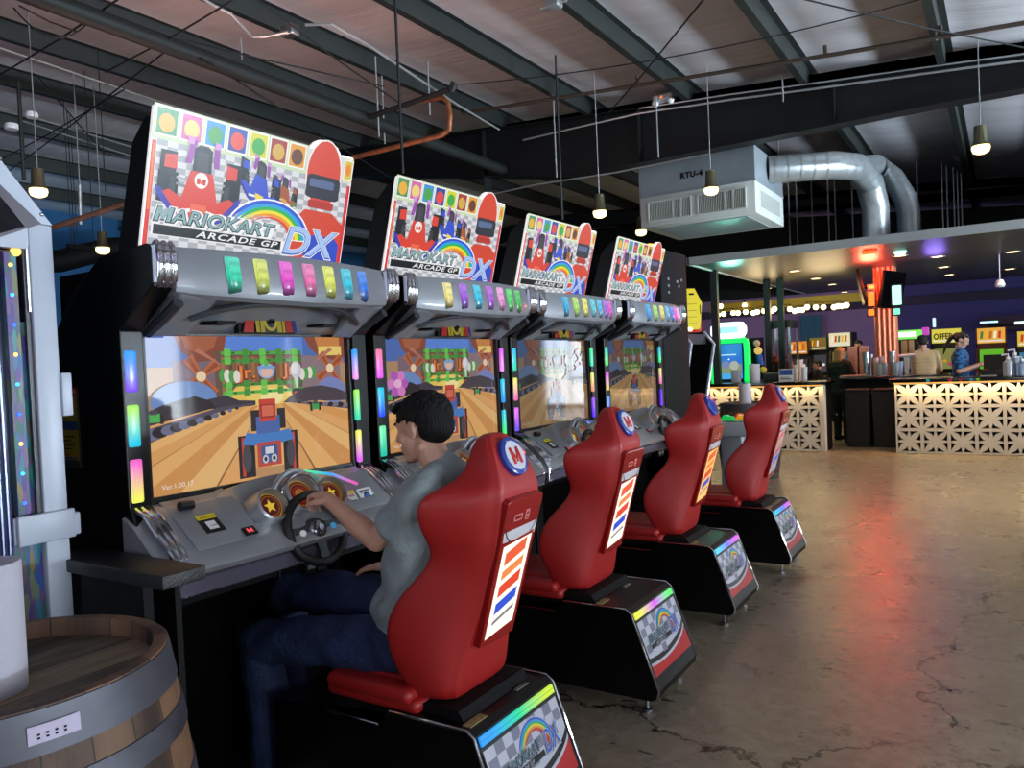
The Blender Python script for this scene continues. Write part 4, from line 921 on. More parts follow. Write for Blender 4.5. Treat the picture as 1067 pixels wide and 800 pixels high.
m=MB(); q=aZ(4.55,12,132); m.lathe([(.001,.03),(.07,.03),(.08,0),(.07,-.03),(.001,-.03)],WHT,16,c=q); single(m,'junction_box','round white ceiling box beside the dark hanging post','junction box')
m=MB(); q=aZ(4.6,33,128-8); m.lathe([(.001,.03),(.06,.03),(.07,0),(.06,-.03),(.001,-.03)],WHT,16,c=q); single(m,'junction_box','round white ceiling box feeding the far left pendant','junction box')
# pendants
BULB=glow('ffe2a0',9)
def pendant(px,py,Y,lab,pw=14,s=1.22,X=None):
    q=aY(Y,px,py); t=thing('pendant_lamp',(q.x,q.y,q.z),lab,'pendant lamp','warm pendant lamps')
    m=MB(); m.tube([(q.x,q.y,q.z+.12*s),(q.x,q.y,zr(q.x)+.12)],.005,CON,6); build(m,'cord',t)
    m=MB(); m.lathe([(.001,.16*s),(.045*s,.155*s),(.05*s,.03*s),(.072*s,-.0),(.068*s,-.002),(.046*s,.03*s),(.001,.05*s)],mat('pendant_brass','7c7860',.3,.8),20,c=q); build(m,'shade',t)
    m=MB(); m.lathe([(.062*s,.0),(.066*s,-.02*s),(.055*s,-.05*s),(.03*s,-.062*s),(.001,-.065*s)],glow('ffdf9c',3.2),20,c=q); build(m,'bulb',t)
    l=bpy.data.lights.new('pendant_light','SPOT'); l.energy=pw; l.color=(1,.74,.42); l.shadow_soft_size=.05; l.spot_size=R(150); l.spot_blend=.6
    o=bpy.data.objects.new('pendant_light',l); COL.objects.link(o); o.location=(q.x,q.y,q.z-.09*s); return t
pendant(40,197,3.9,'warm pendant lamp at the far left, higher of the two there',18)
pendant(107,258,5.4,'warm pendant lamp lower against the blue wall',22)
pendant(625,220,8.2,'warm pendant lamp above the third and fourth marquees',25)
pendant(741,196,8.6,'warm pendant lamp in front of the RTU-4 air unit',25)
pendant(668,240,10.5,'warm pendant lamp at the lower left corner of the air unit',18)
pendant(1022,152,8.8,'warm pendant lamp at the right over the bar canopy',40)
# RTU unit
RT=mat('galvanised_sheet','8e989e',.45,.3,var=.12,vscale=2); RTW=mat('unit_white','c9cec8',.5)
Yr=10.0; a=aY(Yr,668,238); bq=aY(Yr,788,221); xa,xb=a.x,bq.x; zb0=(a.z+bq.z)/2; ztop=aY(Yr,787,150).z; zm=aY(Yr,786,187).z; Ye=aX(xb,817,240).y; Ye=min(max(Ye,10.8),12)
t=thing('air_handling_unit',((xa+xb)/2,Yr,zb0),'big grey and white ceiling air unit stencilled RTU-4','air unit')
m=MB(); m.box((xa,Yr,zm),(xb,Ye,ztop),RT); m.box((xa-.01,Yr-.01,zm-.01),(xb+.01,Ye+.01,zm+.01),RT); build(m,'upper_casing',t)
m=MB(); m.box((xa,Yr,zb0),(xb,Ye,zm),RTW,bev=.01); build(m,'lower_casing',t)
m=MB(); A=Art((0,Yr-.003,0),(1,0,0),(0,0,1),mb=m); A.text(xa+(xb-xa)*.375,zm+.38*(ztop-zm),'RTU-4',.105,BLKM,bold=.005,sx=.95,spacing=1.15); build(m,'stencilled_lettering',t,recalc=False)
W=xb-xa; Hh=zm-zb0
for u0,u1 in ((.08,.46),(.52,.92)):
    m=MB(); m.box((xa+W*u0,Yr-.004,zb0+Hh*.18),(xa+W*u1,Yr-.001,zb0+Hh*.80),mat('grille_back','8a8a7c',.6)); 
    n=int((u1-u0)*W/.022)
    for i in range(n): x=xa+W*u0+.022*i+.005; m.box((x,Yr-.02,zb0+Hh*.18),(x+.006,Yr-.003,zb0+Hh*.80),RTW)
    for v in (.18,.8): m.box((xa+W*u0,Yr-.024,zb0+Hh*v-.008),(xa+W*u1,Yr-.002,zb0+Hh*v+.008),RTW)
    for u in (u0,(u0+u1)/2+.03,(u0+u1)/2+.1,u1): m.box((xa+W*u-.008,Yr-.024,zb0+Hh*.18),(xa+W*u+.008,Yr-.002,zb0+Hh*.8),RTW)
    build(m,'air_grille',t)
m=MB(); m.box((xb,Yr+.2,zb0+.06),(xb+.006,Ye-.2,zm-.06),RTW); m.box((xb+.006,Yr+.24,zb0+.1),(xb+.01,Ye-.24,zm-.1),mat('hatch_inset_grey','a5a9a2',.5)); build(m,'side_hatch',t)  # inset panel of the hatch in a darker grey
m=MB(); m.box((xa+.15,Yr+.15,zb0-.012),(xb-.15,Ye-.15,zb0),RT); build(m,'base_panel',t)
for x,y in ((xa+.03,Yr),(xb-.03,Yr),(xb-.03,Ye-.05)):
    m=MB(); m.box((x-.03,y,ztop),(x+.03,y+.05,ztop+.1),STL); m.tube([(x,y+.02,ztop),(x,y+.02,zr(x)+.1)],.008,CON,6); build(m,'hanger_bracket',t)
# spiral duct
DU=mat('spiral_duct','b4babc',.36,.65,var=.12,vscale=9)
def duct(pts,r,lab):
    m=MB(); P=[]
    m.tube(pts,r,DU,20); 
    for i in range(1,len(pts)-1): pass
    Lh=0
    for p,q in zip(pts,pts[1:]):
        d=(q-p).length; n=max(1,int(d/.14))
        for k in range(n):
            c_=p.lerp(q,(k+.5)/n); dd=(q-p).normalized()*.006; m.tube([c_-dd,c_+dd],r+.006,DU,20,cap=False)
    return single(m,'air_duct',lab,'duct','silver round ducts of the air unit')
Yd=(Yr+Ye)/2
s_=aY(Yd,806,176); Ye2=12.15; e1=aY(Yd+.3,868,172); e2=aY(Yd+.8,892,174); e3=aY(Ye2-.15,906,190); e4=aY(Ye2,912,215)
duct([Vector((xb-.02,Yd,s_.z)),e1,e2,e3,e4,Vector((e4.x,Ye2,3.07))],.18,'fat silver duct leaving the air unit and dropping to the canopy')
f=[aY(13.0,890,168),aY(13.0,912,172),aY(13.0,930,185),aY(13.0,944,208),aY(13.0,947,225),aY(13.0,948,250)]
f[-1].x=f[-2].x; f[-1].z=3.07
duct([e2+Vector((0,.1,0)),f[1],f[2],f[3],f[4],f[5]],.16,'second silver duct bending down behind the fat one')
# dark duct against the blue wall
q=aX(-12,62,272); q2=aX(-12,160,252); m=MB(); m.tube([q+Vector((-.5,-1.2,-.1)),q,q.lerp(q2,.5)+Vector((0,0,.04)),q2+Vector((0,1,.1))],.17,BLKM,10); single(m,'black_duct_hose','black hose-like duct slanting across the blue wall','duct')
m=MB(); m.tube([aX(-8.5,40,242),aX(-8.5,240,176)],.03,RUST); single(m,'rusty_pipe','thin rusty pipe in front of the blue wall','pipe')

def glowlight(name,loc,e,c,r=.5,rot=None,size=None):
    if size: l=bpy.data.lights.new(name,'AREA'); l.size=size
    else: l=bpy.data.lights.new(name,'POINT'); l.shadow_soft_size=r
    l.energy=e; l.color=c; o=bpy.data.objects.new(name,l); COL.objects.link(o); o.location=loc
    if rot: o.rotation_euler=rot
    return o
glowlight('warm_ceiling_fill',(-6.2,4.2,2.6),30,(1,.58,.50),rot=(R(180),0,0),size=1.2)  # unseen area lamps added to tint the left ceiling reddish
glowlight('warm_ceiling_fill',(-5.2,6.0,2.8),12,(1,.6,.52),rot=(R(180),0,0),size=1.0)
glowlight('purple_wall_fill',(-6.5,21,2.4),34,(.85,.6,1),rot=(R(90),0,0),size=2)  # unseen area lamps added to brighten the dark far wall
glowlight('purple_wall_fill',(-3.0,21,2.4),26,(.85,.6,1),rot=(R(90),0,0),size=2)
glowlight('navy_wall_fill',(.5,21.5,2.6),13,(.5,.5,1),rot=(R(90),0,0),size=2)  # added lamp without fixture for the navy part of the wall
glowlight('blue_wall_wash',(-12.5,5,2.2),60,(.35,.7,1),rot=(R(90),0,R(90)),size=2)
glowlight('purple_spill',(-1.2,-.6,2.8),14,(.62,.42,1),r=.4)

# extra slim services against the far left corner
for i,(px,y0,Yq) in enumerate(((75,262,5.6),(80,245,5.9),(98,258,5.3),(110,200,5.0))):
    vrod(px,0,y0,Yq,.005,'thin cord hanging near the blue wall',DST,'hanging_rod')
m=MB(); a=aX(-10.5,70,258); b_=aX(-10.5,104,250); m.box((a.x-.02,a.y,a.z),(a.x+.02,b_.y,a.z+.05),BLKM); m.tube([(a.x,a.y+.1,a.z),(a.x,a.y+.1,zr(a.x)+.05)],.006,DST,5); single(m,'hanging_bar','short black bar hanging before the blue wall','bar')
m=MB(); a=aY(5.2,84,233); t_=aY(5.2,83,193); m.tube([t_,a,a+Vector((-.25,0,.0))],.02,CON); m.tube([t_,(t_.x,t_.y,zr(t_.x)+.1)],.006,CON); single(m,'bent_conduit','short white L-shaped conduit hanging at the far left','conduit')
# ================================================================ people
def blob(name,prims,m,voxel=.006,smooth=4,parent=None,org=(0,0,0),disp=None):
    """prims: ('c',a,b,ra,rb) tapered capsule or ('e',center,(rx,ry,rz),3x3 axes or None) fused into one skin"""
    mb=MB()
    for p in prims:
        if p[0]=='c':
            a,b,ra,rb=Vector(p[1]),Vector(p[2]),p[3],p[4]; d=(b-a); L_=d.length
            if L_<1e-5: d=Vector((0,0,1)); L_=1e-5
            q=d.to_track_quat('Z','Y').to_matrix().to_4x4(); prof=[]
            for i in range(5): t=PI/2*i/4; prof.append((max(1e-4,ra*math.sin(t)),-ra*math.cos(t)))
            for i in range(5): t=PI/2*i/4; prof.append((max(1e-4,rb*math.cos(t)),L_+rb*math.sin(t)))
            mb.lathe(prof,m,14,Matrix.Translation(a)@q)
        else:
            MM=Matrix.Translation(Vector(p[1]))
            if len(p)>3 and p[3] is not None: MM=MM@p[3].to_4x4()
            mb.ball((0,0,0),1,m,10,MM@Matrix.Diagonal((*p[2],1)))
    o=build(mb,name,parent,org=org)
    r=o.modifiers.new('r','REMESH'); r.mode='VOXEL'; r.voxel_size=voxel; r.use_smooth_shade=True
    s=o.modifiers.new('s','SMOOTH'); s.factor=.5; s.iterations=smooth
    dg=bpy.context.evaluated_depsgraph_get(); dg.update(); me=bpy.data.meshes.new_from_object(o.evaluated_get(dg)); old=o.data; o.modifiers.clear(); o.data=me; bpy.data.meshes.remove(old)
    if not me.materials: me.materials.append(m)
    if disp:
        amp,sc=disp; me.update()
        nrm=[v.normal.copy() for v in me.vertices]
        for v,n in zip(me.vertices,nrm): v.co+=n*amp*noise.noise(Vector(v.co)*sc)
    me.polygons.foreach_set('use_smooth',[True]*len(me.polygons)); me.update(); return o
def head_prims(c,F,U,s=1.0):
    F=Vector(F).normalized(); U=(Vector(U)-F*Vector(U).dot(F)).normalized(); Lf=U.cross(F); c=Vector(c)
    P=lambda f,l,u:c+(F*f+Lf*l+U*u)*s
    Ax=Matrix((F,Lf,U)).transposed()
    e=lambda f,l,u,a,b,d:('e',P(f,l,u),(a*s,b*s,d*s),Ax)
    k=lambda p,q,a,b:('c',P(*p),P(*q),a*s,b*s)
    L_=[e(-.012,0,.030,.094,.074,.080),e(.035,0,.02,.052,.062,.065),e(.030,0,-.045,.052,.052,.062),e(.058,0,-.088,.024,.026,.020),
        k((.078,.022,.022),(.078,-.022,.022),.014,.014),k((.085,0,.012),(.106,0,-.026),.008,.011),k((.092,.011,-.030),(.092,-.011,-.030),.009,.009),
        k((.080,.016,-.056),(.080,-.016,-.056),.0095,.0095),k((.077,.014,-.068),(.077,-.014,-.068),.0095,.0095),e(.055,.032,-.02,.025,.022,.03),e(.055,-.032,-.02,.025,.022,.03),
        k((-.02,.048,-.06),(.052,.022,-.092),.016,.014),k((-.02,-.048,-.06),(.052,-.022,-.092),.016,.014)]
    for q in (-1,1):
        L_+= [e(-.012,q*.076,-.005,.018,.007,.030),k((-.02,q*.080,.012),(-.022,q*.083,-.008),.006,.005)]
    return L_,P,Ax
def eyes(P,s,parent,org,F):
    for q in (-1,1):
        mb=MB(); mb.ball(P(.066,q*.030,.004),.0115*s,mat('eye_white','c8c4be',.2),8); mb.ball(P(.073,q*.030,.003),.0062*s,mat('eye_iris','2a1a10',.2),6); build(mb,'eye',parent,org=org)
        mb=MB(); mb.tube([P(.083,q*.014,.024),P(.086,q*.028,.029),P(.076,q*.046,.024)],.0035*s,mat('brow_hair','1a100a',.8),6); build(mb,'eyebrow',parent,org=org)
def hand_prims(w,f,n,side,curl=(40,60,40),s=1.0,spread=.0):
    """w wrist, f finger direction, n palm normal, side=+1 thumb towards +a (a=f x n)"""
    f=Vector(f).normalized(); n=(Vector(n)-f*Vector(n).dot(f)).normalized(); a=f.cross(n)*side; w=Vector(w); L_=[]
    Ax=Matrix((f,a,n)).transposed()
    L_.append(('e',w+f*.05*s,(.048*s,.040*s,.015*s),Ax)); L_.append(('c',w,w+f*.03*s,.025*s,.022*s))
    lens=[.036,.044,.041,.032]; offs=[.030,.010,-.011,-.030]
    for i in range(4):
        b=w+f*(.082-.004*abs(i-1.3))*s+a*offs[i]*s; ang=R(curl[0]*(.8+.1*i)); L_.append(('c',w+f*.035*s+a*offs[i]*.7*s,b,.011*s,.0095*s))
        p=b
        for j,(k,rr) in enumerate(((1,.0092),(.65,.0084),(.5,.0075))):
            d=f*math.cos(ang)+n*math.sin(ang)+a*spread*(1.5-i)*.2; q=p+d.normalized()*lens[i]*k*s; L_.append(('c',p,q,rr*s,(rr-.0008)*s)); p=q
            ang+=R(curl[min(2,j+1)])
    t0=w+f*.022*s+a*.026*s; t1=t0+(f*.55+a*.55+n*.35).normalized()*.038*s; t2=t1+(f*.8+a*.05+n*.6).normalized()*.030*s
    L_+= [('c',t0,t1,.0135*s,.0105*s),('c',t1,t2,.010*s,.008*s)]
    return L_
SKIN=mat('skin_light','c6967e',.5,var=.05,vscale=12); NAVYJ=mat('denim_blue','1d2c50',.8,bump=.6,bscale=70,var=.25,vscale=9); TEE=mat('tee_grey','8a9494',.85,bump=.35,bscale=60,var=.06,vscale=30)
HAIR=mat('hair_dark','0c0908',.75,bump=1,bscale=160,stretch=(1,1,.25),spec=.25)
def hair_prims(P,Ax,s,fringe=True,n=420,seed=3,long=0):
    r_=random.Random(seed); L_=[]
    L_.append(('e',P(-.022,0,.038),(.093*s,.078*s,.078*s),Ax)); L_.append(('e',P(-.052,0,.0),(.062*s,.070*s,.06*s),Ax))
    for i in range(n):
        th=r_.uniform(0,2*PI); z=r_.uniform(-.45,1); rr=math.sqrt(1-z*z)
        f,l,u=rr*math.cos(th),rr*math.sin(th),z
        if f>.55 and u<.42: continue
        if f>.05 and u<.12: continue
        if abs(l)>.55 and f>-.3 and u<.0: continue
        a=P(-.020+.092*f,.077*l,.040+.078*u); b=P(-.020+.092*f+.012*f+.016,.077*l+.007*l,.040+.078*u+.006*u-.022-.012*r_.random())
        L_.append(('c',a,b,.0065*s,.003*s))
    if fringe:
        for i in range(11):
            l=-.05+.01*i; L_.append(('c',P(.050,l,.085),P(.096-abs(l)*.5,l*1.05+.004,.060+.010*r_.random()),.010*s,.004*s))
    return L_
# ---- seated player
O=(-1.72,2.08,.45)
pl_=thing('person',O,'young man in grey t-shirt and blue jeans sitting and steering at nearest cabinet','person')
hc=Vector((-1.685,2.07,1.352)); HF=Vector((-1,-.04,-.14)); hp_,HP,HAx=head_prims(hc,HF,(-.2,0,1),1.04)
sh_l=Vector((-1.575,1.930,1.145)); el_l=Vector((-1.80,1.94,.985)); wr_l=Vector((-2.045,1.985,1.088))
sh_r=Vector((-1.60,2.235,1.150)); el_r=Vector((-1.72,2.335,.90)); wr_r=Vector((-1.95,2.19,.822))
body=hp_+[('c',(-1.665,2.07,1.30),(-1.615,2.08,1.19),.053,.054),('c',(-1.60,2.0,1.17),(-1.60,2.16,1.17),.05,.05),
 ('c',(-1.64,2.08,1.08),(-1.72,2.08,.72),.11,.12),
 ('c',sh_l,el_l,.049,.040),('c',el_l,el_l.lerp(wr_l,.35),.040,.040),('c',el_l.lerp(wr_l,.35),wr_l,.040,.026),
 ('c',sh_r,el_r,.049,.040),('c',el_r,el_r.lerp(wr_r,.35),.040,.039),('c',el_r.lerp(wr_r,.35),wr_r,.039,.026)]
body+=hand_prims(wr_l,(-1,.30,.30),(-.3,0,-1),1,(42,62,50),1.05)
body+=hand_prims(wr_r,(-1,-.06,-.10),(0,.0,-1),-1,(6,14,14),1.05,.5)
bo=blob('body',body,SKIN,.0042,3,pl_,O); eyes(HP,1.04,pl_,O,HF)
torso=[('c',(-1.625,1.975,1.135),(-1.625,2.185,1.135),.085,.085),('c',(-1.66,2.01,1.02),(-1.66,2.15,1.02),.112,.112),('c',(-1.70,2.02,.88),(-1.70,2.14,.88),.118,.118),('c',(-1.735,2.01,.74),(-1.735,2.15,.74),.125,.125),('c',(-1.74,2.01,.68),(-1.74,2.15,.68),.122,.122),
 ('c',sh_l,sh_l.lerp(el_l,.62),.064,.062),('c',sh_r,sh_r.lerp(el_r,.62),.064,.060),('c',(-1.60,2.03,1.195),(-1.60,2.13,1.195),.056,.056),('c',(-1.60,2.08,1.16),(-1.61,2.08,1.215),.07,.062),('c',(-1.585,1.94,1.165),(-1.60,2.03,1.20),.05,.045),('c',(-1.585,2.22,1.165),(-1.60,2.12,1.20),.05,.045)]
torso+=[('c',(-1.65+.0*t,1.995,1.10-.05*t),(-1.65,2.165,1.10-.05*t),.104+.002*t,.104+.002*t) for t in range(3)]+[('c',(-1.675-.008*t,2.015,.98-.04*t),(-1.675-.008*t,2.145,.98-.04*t),.115,.115) for t in range(8)]
sh_o=blob('t_shirt',torso,TEE,.007,16,pl_,O,disp=(.014,13))
m=MB(); m.mats=[]
INK=mat('shirt_print','2c3038',.8)
legs=[('c',(-1.76,1.99,.64),(-1.74,2.17,.64),.115,.115),
 ('c',(-1.78,1.985,.625),(-2.40,1.93,.555),.10,.080),('c',(-2.41,1.93,.54),(-2.38,1.93,.33),.078,.082),('c',(-2.38,1.93,.33),(-2.36,1.93,.10),.082,.086),
 ('c',(-1.78,2.17,.675),(-2.47,2.15,.695),.108,.084),('c',(-2.49,2.15,.66),(-2.52,2.14,.36),.078,.076),('c',(-2.52,2.14,.36),(-2.50,2.13,.13),.076,.078)]
blob('jeans',legs,NAVYJ,.008,4,pl_,O,disp=(.011,11))
hair=blob('hair',hair_prims(HP,HAx,1.04),HAIR,.0036,1,pl_,O)
for x,y in ((-2.40,1.93),(-2.54,2.13)):
    mb=MB(); mb.loft([[Vector((x+fx,y+wy*w,z)) for wy,z in ((-1,.006),(1,.006),(1,.05+h),(.5,.075+h),(-.5,.075+h),(-1,.05+h))] for fx,w,h in ((.10,.035,.03),(.05,.042,.04),(0,.045,.02),(-.08,.05,-.02),(-.14,.046,-.035),(-.17,.03,-.045))],mat('sneaker_dark','1c1c20',.6)); mb.box((x-.17,y-.045,0),(x+.11,y+.045,.014),WHT,bev=.006)
    build(mb,'sneaker',pl_,sub=1)
# ---- background figures
def figure(loc,yaw,h,label,top,bottom,hair,skin=SKIN,arms='down',longhair=False,cap=False,plaid=None,tilt=-.15,vox=.012,print_=None):
    """standing figure, faces local +X"""
    s=h/1.75; t=thing('person',loc,label,'person'); o0=Vector(loc); Rz=Matrix.Rotation(yaw,3,'Z')
    W=lambda x,y,z:o0+Rz@(Vector((x,y,z))*s)
    F=Rz@Vector((1,0,tilt)); hp2,P,Ax=head_prims(W(.03,0,1.59),F,(0,0,1),s)
    if arms=='down': el=[W(-.02,q*.25,1.10) for q in (1,-1)]; wr=[W(.10,q*.24,.86) for q in (1,-1)]; hd=[Rz@Vector((.3,0,-1))]*2
    elif arms=='front': el=[W(.02,q*.24,1.12) for q in (1,-1)]; wr=[W(.27,q*.10,1.22) for q in (1,-1)]; hd=[Rz@Vector((1,-q*.2,.25)) for q in (1,-1)]
    else: el=[W(.05,q*.26,1.13) for q in (1,-1)]; wr=[W(.28,q*.20,1.06) for q in (1,-1)]; hd=[Rz@Vector((1,0,0))]*2
    shd=[W(0,q*.175,1.39) for q in (1,-1)]
    b=hp2+[('c',W(.0,0,1.55),W(-.01,0,1.42),.052*s,.06*s),('c',W(0,0,1.33),W(0,0,1.0),.08*s,.08*s)]
    for i in range(2):
        b+=[('c',shd[i],el[i],.047*s,.038*s),('c',el[i],wr[i],.038*s,.026*s)]
        b+=hand_prims(wr[i],hd[i],Rz@Vector((0,-1 if i==0 else 1,0)) if arms!='low' else (0,0,-1),1 if i==0 else -1,(25,30,20),s)
    b+=[('c',W(0,.09,.9),W(.0,.10,.1),.08*s,.05*s),('c',W(0,-.09,.9),W(0,-.10,.1),.08*s,.05*s)]
    blob('body',b,skin,vox*.75,2,t,o0); eyes(P,s,t,o0,F)
    tp=[('c',W(0,-.12,1.38),W(0,.12,1.38),.078*s,.078*s),('c',W(0,-.04,1.44),W(0,.04,1.44),.06*s,.06*s)]+[('c',W(0,-.085+.02*(k/7),1.33-.06*k),W(0,.085-.02*(k/7),1.33-.06*k),.106*s,.106*s) for k in range(8)]
    for i in range(2): tp+=[('c',shd[i],shd[i].lerp(el[i],.75),.066*s,.058*s)]
    blob('shirt',tp,top,vox,4,t,o0,disp=(.008,10))
    blob('trousers',[('c',W(0,-.06,.88),W(0,.06,.88),.125*s,.125*s)]+[x for q in (1,-1) for x in (('c',W(0,q*.09,.86),W(.01,q*.10,.48),.098*s,.075*s),('c',W(.01,q*.10,.48),W(0,q*.10,.07),.075*s,.062*s))],bottom,vox,3,t,o0)
    for q in (1,-1): blob('shoe',[('c',W(-.04,q*.10,.045),W(.14,q*.11,.035),.045*s,.035*s)],BLKM,.012,2,t,o0)
    hpz=hair_prims(P,Ax,s,n=90,seed=int(h*100))
    if longhair=='tail': hpz+=[('c',P(-.10,0,.05),P(-.155,0,-.04),.035*s,.035*s),('c',P(-.155,0,-.04),P(-.16,0,-.20),.035*s,.022*s),('c',P(-.16,0,-.2),P(-.14,.01,-.30),.022*s,.008*s)]
    elif longhair: hpz+=[('c',P(-.06,q*.04,.02),P(-.07,q*.045,-.14),.05*s,.04*s) for q in (-1,0,1)]
    blob('hair',hpz,hair,.008,2,t,o0)
    if cap:
        blob('cap',[('e',P(-.01,0,.065),(.098*s,.084*s,.065*s),Ax),('c',P(.07,-.03,.06),P(.13,-.02,.05),.02*s,.014*s),('c',P(.07,.03,.06),P(.13,.02,.05),.02*s,.014*s)],cap,.008,2,t,o0)
    return t
def plaidmat(name,c1,c2,c3,sc=16):
    m=bpy.data.materials.new(name); m.use_nodes=True; nt=m.node_tree; b=nt.nodes['Principled BSDF']; b.inputs['Roughness'].default_value=.85
    tc=nt.nodes.new('ShaderNodeTexCoord'); n=nt.nodes.new('ShaderNodeTexNoise'); n.inputs['Scale'].default_value=sc; n.inputs['Detail'].default_value=2; nt.links.new(tc.outputs['Object'],n.inputs['Vector'])
    r=nt.nodes.new('ShaderNodeValToRGB'); e=r.color_ramp.elements; e[0].position=.42; e[1].position=.58; e.new(.5); cs=(c1,c2,c3)
    for i in range(3): e[i].color=(*rgb(cs[i]),1)
    nt.links.new(n.outputs['Fac'],r.inputs[0]); nt.links.new(r.outputs[0],b.inputs['Base Color']); return m
PB=plaidmat('shirt_blue_print','123a6a','2f7ab0','0d1d40'); PT=plaidmat('shirt_teal_plaid','203850','4a88b0','16202c',22)
q=aY(14.0,1003,400)
woman=figure((q.x-.02,14.0,0),R(-8),1.80,'woman with dark ponytail in blue patterned shirt working behind the right bar counter',PB,BLKM,mat('hair_darkbrown','1c120e',.6),arms='front',longhair='tail',tilt=-.5)
q=aY(15.2,963,400); figure((q.x,15.2,0),R(100),1.80,'man in beige t-shirt and cap seen from behind at the bar',mat('tee_beige','b09a74',.85),mat('trousers_dark','16161a',.8),mat('hair_dark2','120d0c',.7),arms='low',cap=mat('cap_dark','17161a',.8))
q=aY(14.5,876,400); figure((q.x,14.5,0),R(60),1.66,'blonde woman in black top and trousers standing left of the bar island',mat('top_black','0b0b0d',.85),mat('trousers_black','08080a',.85),mat('hair_blonde','9a6a3c',.6),arms='low',longhair=True)
q=aY(17.2,896,400); figure((q.x,17.2,0),R(-100),1.80,'man in blue plaid shirt facing the bar beside the copper pillar',PT,mat('trousers_black','08080a',.85),mat('hair_dark3','120e0c',.7),arms='low')
q=aY(16.5,853,400); figure((q.x,16.5,0),R(-150),1.42,'child in dark hoodie behind the left bar counter',mat('hoodie_dark','151318',.85),mat('trousers_black','08080a',.85),mat('hair_dark4','1a110d',.7),arms='low')
# phone in the woman's hands
ww=Vector(woman.location); m=MB(); c_=aY(14.0,1031,378); m.box(c_-Vector((.04,.01,.05)),c_+Vector((.04,.01,.06)),BLKP,bev=.01); m.box(c_-Vector((.035,.012,.04)),c_+Vector((.035,-.009,.05)),glow('7088a8',.6)); single(m,'card_terminal','small dark card terminal held by the woman behind the bar','card terminal')
# ================================================================ foreground left
OAK=bpy.data.materials.new('barrel_oak'); OAK.use_nodes=True
def wood(m,c1,c2,axis_scale,cx=0,cy=0,radial=True,nst=24):
    nt=m.node_tree; b=nt.nodes['Principled BSDF']; L=nt.links.new; N_=lambda t,**k:nd2(nt,t,**k)
    tc=N_('ShaderNodeTexCoord'); sp=N_('ShaderNodeSeparateXYZ'); L(tc.outputs['Object'],sp.inputs[0])
    at=N_('ShaderNodeMath',operation='ARCTAN2'); L(sp.outputs[1],at.inputs[0]); L(sp.outputs[0],at.inputs[1])
    if radial: src=at.outputs[0]; k=nst/(2*PI)
    else: src=sp.outputs[0 if axis_scale[0]>1 else 1]; k=nst
    mu=N_('ShaderNodeMath',operation='MULTIPLY'); mu.inputs[1].default_value=k; L(src,mu.inputs[0])
    fl=N_('ShaderNodeMath',operation='FLOOR'); L(mu.outputs[0],fl.inputs[0]); fr=N_('ShaderNodeMath',operation='FRACT'); L(mu.outputs[0],fr.inputs[0])
    wn_=N_('ShaderNodeTexWhiteNoise',noise_dimensions='1D'); L(fl.outputs[0],wn_.inputs['W'])
    mp=N_('ShaderNodeMapping'); mp.inputs['Scale'].default_value=axis_scale; L(tc.outputs['Object'],mp.inputs[0])
    n=N_('ShaderNodeTexNoise'); n.inputs['Scale'].default_value=2.2; n.inputs['Detail'].default_value=8; n.inputs['Roughness'].default_value=.65; L(mp.outputs[0],n.inputs['Vector'])
    ad=N_('ShaderNodeMath',operation='MULTIPLY_ADD'); ad.inputs[1].default_value=.45; L(wn_.outputs['Value'],ad.inputs[0]); L(n.outputs['Fac'],ad.inputs[2])
    r=N_('ShaderNodeValToRGB'); e=r.color_ramp.elements; e[0].position=.45; e[1].position=.95; e[0].color=(*rgb(c1),1); e[1].color=(*rgb(c2),1); L(ad.outputs[0],r.inputs[0])
    lt=N_('ShaderNodeMath',operation='LESS_THAN'); lt.inputs[1].default_value=.035; L(fr.outputs[0],lt.inputs[0])
    mx=N_('ShaderNodeMix',data_type='RGBA'); L(lt.outputs[0],mx.inputs[0]); L(r.outputs[0],mx.inputs[6]); mx.inputs[7].default_value=(.012,.009,.007,1); L(mx.outputs[2],b.inputs['Base Color'])
    b.inputs['Roughness'].default_value=.6
    bp=N_('ShaderNodeBump'); bp.inputs['Strength'].default_value=.3; bp.inputs['Distance'].default_value=.01; L(n.outputs['Fac'],bp.inputs['Height']); L(bp.outputs[0],b.inputs['Normal'])
def nd2(nt,t,**k):
    n=nt.nodes.new(t)
    for a,v in k.items(): setattr(n,a,v)
    return n
wood(OAK,'2e1e16','74543c',(6,6,.8))
OAKT=bpy.data.materials.new('barrel_head_oak'); OAKT.use_nodes=True; wood(OAKT,'332a1e','9a8664',(7,1,1),radial=False,nst=7.5)
HOOP=mat('hoop_galvanised','55555c',.5,.7,var=.25,vscale=7)
def barrel(x,y,label,s=1.0):
    t=thing('wooden_barrel',(x,y,0),label,'barrel'); H=.95; c=(x,y,0)
    rb=lambda z:(.332+.055*math.sin(PI*z/H))*s
    m=MB(); prof=[(rb(z),z) for z in [H*i/18 for i in range(19)]]
    m.lathe(prof+[(rb(H)-.012,H+.002),(rb(H)-.028,H),(rb(H)-.03,H-.045)],OAK,64,c=c); m.lathe([(.001,.03),(rb(0),.0)],OAK,64,c=c); build(m,'staves',t)
    m=MB(); m.lathe([(.001,H-.042),(rb(H)-.03,H-.042),(rb(H)-.03,H-.06),(.001,H-.06)],OAKT,64,c=c,smooth=False); build(m,'barrel_head',t)
    for z0,z1 in ((H-.085,H-.004),(H-.19,H-.135),(.62,.665),(.30,.34),(.12,.17),(.0,.07)):
        m=MB(); m.lathe([(rb(z0)-.002,z0),(rb(z0)+.004,z0),(rb(z1)+.004,z1),(rb(z1)-.004,z1+.001)],HOOP,64,c=c); m.ball((x+(rb(z0)+.004)*.7,y-(rb(z0)+.004)*.714,(z0+z1)/2),.007,HOOP,6); build(m,'hoop',t)
    return t
